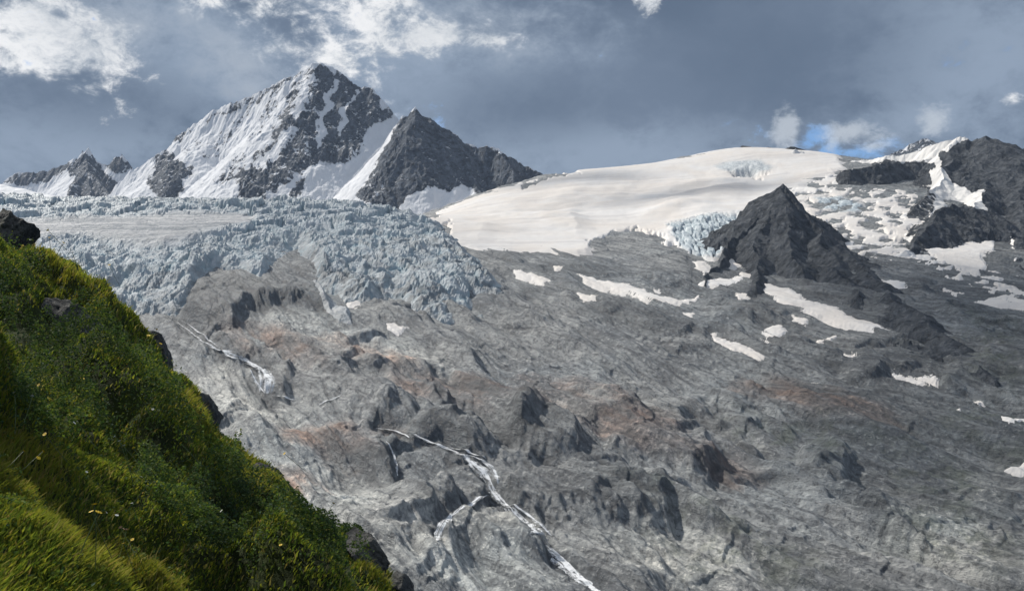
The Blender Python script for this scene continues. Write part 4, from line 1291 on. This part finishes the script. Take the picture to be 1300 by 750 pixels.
# grass blades
N = 330000
px, x, y = slope_xy(N)
z = hill(x, y); py = HZ - z / y * FPX
bush = field(px, py, BUSH, 841); dry = field(px, py, DRY, 842)
keepb = (rng.random(N) > bush * 1.1 - .30) & (py > 230) & (py < 800) & off_rocks(x, y, z)
px, x, y, z, py, bush, dry = [a[keepb] for a in (px, x, y, z, py, bush, dry)]
N = len(x)
tuft = fbm(x / .45, y / .6, 2, 851) * .5 + .5
hgt = (.06 + .15 * tuft * rng.random(N)) * (.75 + .5 * dry) * (.7 + y / 32)
tall_ = (rng.random(N) < .012) & (y > 8)
hgt = np.where(tall_, hgt * 1.5 + .04, hgt)
wid = (.0026 + .00056 * y) * np.where(tall_, .75, 1)
az = rng.uniform(0, 2 * np.pi, N)
lean = rng.uniform(.15, .95, N)
dx = np.cos(az) * lean * .6 + .34; dy = np.sin(az) * lean * .6 + .08
fx, fy = np.cos(az + 1.57), np.sin(az + 1.57)
fx = fx * .5 + .8; fy = fy * .5
V = np.zeros((N, 6, 3))
for i_, (h, wd, bend) in enumerate(((0, 1, 0), (.6, .8, .32), (1, .12, 1.0))):
    for s_, sg in enumerate((-1, 1)):
        V[:, 2 * i_ + s_, 0] = x + dx * hgt * bend + sg * fx * wid * wd
        V[:, 2 * i_ + s_, 1] = y + dy * hgt * bend + sg * fy * wid * wd
        V[:, 2 * i_ + s_, 2] = z - .02 + hgt * h * (1 - .25 * bend * lean)
b0 = np.arange(N)[:, None] * 6
F = np.concatenate([b0 + np.array([0, 1, 3, 2]), b0 + np.array([2, 3, 5, 4])])
gc = tints(N, [(.14, .18, .034), (.23, .245, .045), (.090, .135, .032), (.24, .21, .09), (.055, .090, .026)], [4, 3, 4, 1.2, 2.5])
yellow = tints(N, [(.22, .225, .045), (.27, .23, .09), (.17, .20, .04)], [3, 1.6, 3])
kd = np.clip(dry * 1.3, 0, 1)[:, None]
gc = gc * (1 - kd) + yellow * kd
patch = (fbm(x / 1.6, y / 2.4, 3, 861) * .5 + .5)[:, None]
gc = gc * (.62 + 1.1 * patch)
tall = tall_ | (rng.random(N) < .010)
gc[tall] = np.array([.30, .27, .14]) * rng.uniform(.7, 1.2, (tall.sum(), 1))
o = mesh_obj('grass', V.reshape(-1, 3), F, M_BLADE, {'tint': np.repeat(gc, 6, 0)}, smooth=True)
tag(o, 'long yellow green grass growing all over the steep hillside', 'grass', kind='stuff')

# low bushes: small leaves in the upper shell of cushions
N = 620000
px, x, y = slope_xy(N)
z = hill(x, y); py = HZ - z / y * FPX
bush = field(px, py, BUSH, 841)
sc_ = .25 + .75 * (fbm(x / 3, y / 3, 2, 870) * .5 + .5)
keepb = (rng.random(N) < np.clip(bush * 1.3 - .32, .05, 1)) & (py > 250) & (py < 800) & off_rocks(x, y, z)
px, x, y, z, py, bush = [a[keepb] for a in (px, x, y, z, py, bush)]
N = len(x)
f1, f2, cid = worley(x / .75 + fbm(x, y, 2, 3) * .3, y / .9, 871)
g1, g2, cid2 = worley(x / .3, y / .34, 872)
dome = np.clip(1 - (f1 / .75) ** 2, 0, 1)
dome2 = np.clip(1 - (g1 / .8) ** 2, 0, 1)
nearc = 1 - .6 * sst(.72, .98, y / crest(px))
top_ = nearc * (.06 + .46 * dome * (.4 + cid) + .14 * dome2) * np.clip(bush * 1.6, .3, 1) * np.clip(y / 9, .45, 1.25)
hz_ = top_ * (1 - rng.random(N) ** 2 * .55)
size = (.008 + .00105 * y) * rng.uniform(.6, 1.35, N)
c0 = np.stack([x, y, z + hz_], -1)
nrm = rng.normal(size=(N, 3)) + np.array([.25, -.25, .9]); nrm /= np.linalg.norm(nrm, axis=1, keepdims=True)
t1 = np.cross(nrm, rng.normal(size=(N, 3))); t1 /= np.linalg.norm(t1, axis=1, keepdims=True) + 1e-9
t2 = np.cross(nrm, t1)
S_ = size[:, None]
V = np.stack([c0 - t1 * S_, c0 + t2 * S_ * .55 + nrm * S_ * .15, c0 + t1 * S_, c0 - t2 * S_ * .55 + nrm * S_ * .15], 1)
F = np.arange(N * 4).reshape(N, 4)
lc = tints(N, [(.075, .125, .032), (.115, .165, .038), (.045, .082, .030), (.18, .205, .045), (.050, .092, .050)], [4, 3, 3, 2.2, 2])
species = np.clip((cid - .35) * 2, 0, 1)[:, None]
lc = lc * (1 - .45 * species) + np.array([.028, .055, .032]) * .45 * species
shrub_shade = field(px, py, [(60, 430, 110, 60, .5), (110, 500, 90, 45, .6), (430, 690, 70, 45, .6), (300, 650, 70, 40, .6), (180, 590, 60, 30, .6), (280, 720, 60, 30, .3)], 845)[:, None]  # dark shrubs, with hard shade also painted into the leaf colour
lc = lc * (1 - .8 * shrub_shade) + tints(N, [(.026, .048, .026), (.034, .058, .024), (.020, .040, .028)], [3, 2, 2]) * .8 * shrub_shade
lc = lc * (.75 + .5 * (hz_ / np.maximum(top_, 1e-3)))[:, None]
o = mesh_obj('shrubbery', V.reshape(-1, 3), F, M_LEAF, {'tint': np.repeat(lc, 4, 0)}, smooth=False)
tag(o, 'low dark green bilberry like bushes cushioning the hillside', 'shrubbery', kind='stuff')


# ------------------------------------------------------------------ flowers
def flower_proto(color, size):
    mp = bpy.data.materials.new('petal'); mp.use_nodes = True
    mp.node_tree.nodes['Principled BSDF'].inputs['Base Color'].default_value = (*color, 1)
    mp.node_tree.nodes['Principled BSDF'].inputs['Roughness'].default_value = .6
    ms = bpy.data.materials.get('stem') or bpy.data.materials.new('stem'); ms.use_nodes = True
    ms.node_tree.nodes['Principled BSDF'].inputs['Base Color'].default_value = (.06, .10, .025, 1)
    # head: ring of petals bent into a shallow cup round a raised centre
    V = []; F = []
    for k in range(9):
        a0 = 2 * math.pi * k / 9
        for rr, da, zz in ((.15, -.18, .0), (.75, -.30, .22), (1.0, 0, .16), (.75, .30, .22), (.15, .18, .0)):
            V.append((math.cos(a0 + da) * rr * size, math.sin(a0 + da) * rr * size, zz * size))
        b = len(V) - 5
        F += [(b, b + 1, b + 3, b + 4), (b + 1, b + 2, b + 3, b + 3)]
    F = [f if len(set(f)) == 4 else f for f in F]
    me = bpy.data.meshes.new('petals'); me.from_pydata(V, [], [tuple(dict.fromkeys(f)) for f in F]); me.materials.append(mp)
    mc = bpy.data.meshes.new('flower_centre')
    cv = [(math.cos(a) * r * size, math.sin(a) * r * size, z * size) for r, z in ((.34, .05), (.26, .22)) for a in np.linspace(0, 2 * math.pi, 8, endpoint=False)] + [(0, 0, .3 * size)]
    cf = [(i, (i + 1) % 8, 8 + (i + 1) % 8, 8 + i) for i in range(8)] + [(8 + i, 8 + (i + 1) % 8, 16) for i in range(8)]
    mc.from_pydata(cv, [], cf); mc.materials.append(mp)
    st = bpy.data.meshes.new('stem')
    sv = [(math.cos(a) * .003 + .03 * (t - 1) ** 2, math.sin(a) * .003, -.26 + .26 * t) for t in (0, .5, 1) for a in (0, 2.1, 4.2)]
    sf = [(3 * j + i, 3 * j + (i + 1) % 3, 3 * j + 3 + (i + 1) % 3, 3 * j + 3 + i) for j in range(2) for i in range(3)]
    st.from_pydata([(a_, b_, c_ * 1.5) for a_, b_, c_ in sv], [], sf); st.materials.append(ms)
    return me, mc, st


def flowers(pts, color, size, label, group, seed):
    me, mc, st = flower_proto(color, size)
    r = random.Random(seed)
    for i, (px_, py_) in enumerate(pts):
        p = hill_hit(px_, py_ + 3)
        e = bpy.data.objects.new('flower', None); C.objects.link(e)
        e.location = (p[0], p[1] - .05, p[2] + .28 + .014 * p[1])
        k = (.5 + p[1] / 20) * r.uniform(.8, 1.25)
        e.scale = (k, k, k)
        e.rotation_euler = (r.uniform(.2, .9), r.uniform(-.3, .5), r.uniform(0, 6))
        tag(e, label, 'flower', group=group)
        for nm, m_ in (('petals', me), ('flower_centre', mc), ('stem', st)):
            c = bpy.data.objects.new(nm, m_); C.objects.link(c); c.parent = e


YEL = [(60, 605), (58, 628), (52, 636), (126, 733), (122, 742), (131, 743), (160, 747), (171, 740), (172, 618), (52, 538), (107, 525), (300, 580), (268, 674), (200, 448), (205, 470), (62, 322), (140, 350), (231, 603),
       (284, 601), (277, 579), (362, 578), (358, 748), (213, 485), (64, 334), (30, 346), (82, 340), (424, 672), (34, 628), (190, 462)]
WHT = [(97, 588), (101, 585), (148, 603), (154, 608), (182, 656), (189, 667), (198, 663), (28, 547), (22, 549), (44, 553), (196, 560), (198, 558), (160, 614), (113, 654), (170, 690), (151, 708), (138, 704), (40, 337), (91, 347), (93, 352), (283, 698)]
flowers(YEL, (.85, .58, .02), .021, 'small yellow flower head on a thin stem in the hillside grass', 'yellow flowers on the hillside', 5)
flowers(WHT, (.72, .72, .68), .018, 'small white flower head on a thin stem in the hillside grass', 'white flowers on the hillside', 6)
flowers([(156, 724), (160, 726), (164, 728)], (.80, .52, .38), .024, 'pale peach coloured flower in the close trio near the bottom edge', 'pale peach flowers near the bottom edge', 8)

# ------------------------------------------------------------------ thin clouds overhead that shade part of the valley
def cloud_mat(thick):
    m, T = new_mat('thin_cloud')
    P = T.node('ShaderNodeNewGeometry').outputs['Position']
    n = T.noise(P, .004, 5, .6)
    e = attr(T, 'edge')
    k = T.m('MULTIPLY', T.ss(T.m('ADD', e, T.m('MULTIPLY', T.m('SUBTRACT', n, .5), 1.2)), .05, .75), thick)
    d = T.node('ShaderNodeBsdfDiffuse', {'Color': (.85, .86, .88)})
    t = T.node('ShaderNodeBsdfTransparent')
    mx = T.node('ShaderNodeMixShader', {0: k}); T.l.new(t.outputs[0], mx.inputs[1]); T.l.new(d.outputs[0], mx.inputs[2])
    o = T.node('ShaderNodeOutputMaterial'); T.l.new(mx.outputs[0], o.inputs[0])
    return m


def cloud(x0, y0, z0, rx, ry, turn, thick, seed, label, top=1900.0):
    """a flat bottomed, lumpy bank of cloud standing where its shade falls on (x0, y0)"""
    t = (top - z0) / SUN[2]
    cx, cy = x0 + SUN[0] * t, y0 + SUN[1] * t
    nr_, na = 26, 72
    r, a = np.meshgrid(np.linspace(0, 1, nr_), np.linspace(0, 2 * np.pi, na, endpoint=False), indexing='ij')
    rr = r * (1 + .35 * fbm(np.cos(a) * 1.4 + seed, np.sin(a) * 1.4, 3, seed))
    lx, ly = rr * np.cos(a) * rx, rr * np.sin(a) * ry
    c, s = math.cos(turn), math.sin(turn)
    x, y = cx + lx * c - ly * s, cy + lx * s + ly * c
    h = np.sqrt(np.clip(1 - r * r, 0, 1)) * (70 + 80 * fbm(x / 160, y / 160, 4, seed + 3))
    V = np.concatenate([np.stack([x, y, top + h], -1).reshape(-1, 3), np.stack([x, y, top - h * .12], -1).reshape(-1, 3)])
    i = np.arange(nr_ * na).reshape(nr_, na); j = np.roll(i, -1, axis=1)
    q = np.stack([i[:-1], i[1:], j[1:], j[:-1]], -1).reshape(-1, 4)
    F = np.concatenate([q, q[:, ::-1] + nr_ * na])
    o = mesh_obj('cloud', V, F, cloud_mat(thick), {'edge': np.tile((1 - r).ravel(), 2)}, smooth=True)
    tag(o, label, 'cloud', kind='stuff')


cloud(-380, 1500, 150, 520, 420, .2, .18, 31, 'grey cloud bank high above the icefall, out of the picture')
cloud(520, 1120, 60, 330, 430, -.5, .55, 32, 'grey cloud bank high above the dark pyramid, out of the picture')
cloud(330, 2120, 320, 420, 70, .15, .60, 33, 'thin strip of cloud high above the wide snowfield, out of the picture')
cloud(120, 2420, 400, 330, 60, .1, .5, 34, 'thin wisp of cloud high above the skyline of the snowfield, out of the picture')
cloud(430, 690, -60, 330, 120, -.3, .45, 35, 'small cloud bank high above the lower right slabs, out of the picture')

# ------------------------------------------------------------------ air between the path and the peaks
hv_ = [(x_, y_, z_) for x_ in (-4500, 4500) for y_ in (-300, 5200) for z_ in (-700, 1350)]
hf_ = [(0, 1, 3, 2), (4, 6, 7, 5), (0, 4, 5, 1), (2, 3, 7, 6), (0, 2, 6, 4), (1, 5, 7, 3)]
mh = bpy.data.materials.new('haze'); mh.use_nodes = True
mh.node_tree.nodes.clear()
pv = mh.node_tree.nodes.new('ShaderNodeVolumePrincipled')
pv.inputs['Color'].default_value = (.60, .74, .95, 1)
pv.inputs['Density'].default_value = 3.6e-5
ov = mh.node_tree.nodes.new('ShaderNodeOutputMaterial')
mh.node_tree.links.new(pv.outputs[0], ov.inputs['Volume'])
hz = mesh_obj('haze', hv_, hf_, mh, smooth=False)
tag(hz, 'thin blue mountain haze in front of the far peaks', 'haze', kind='stuff')
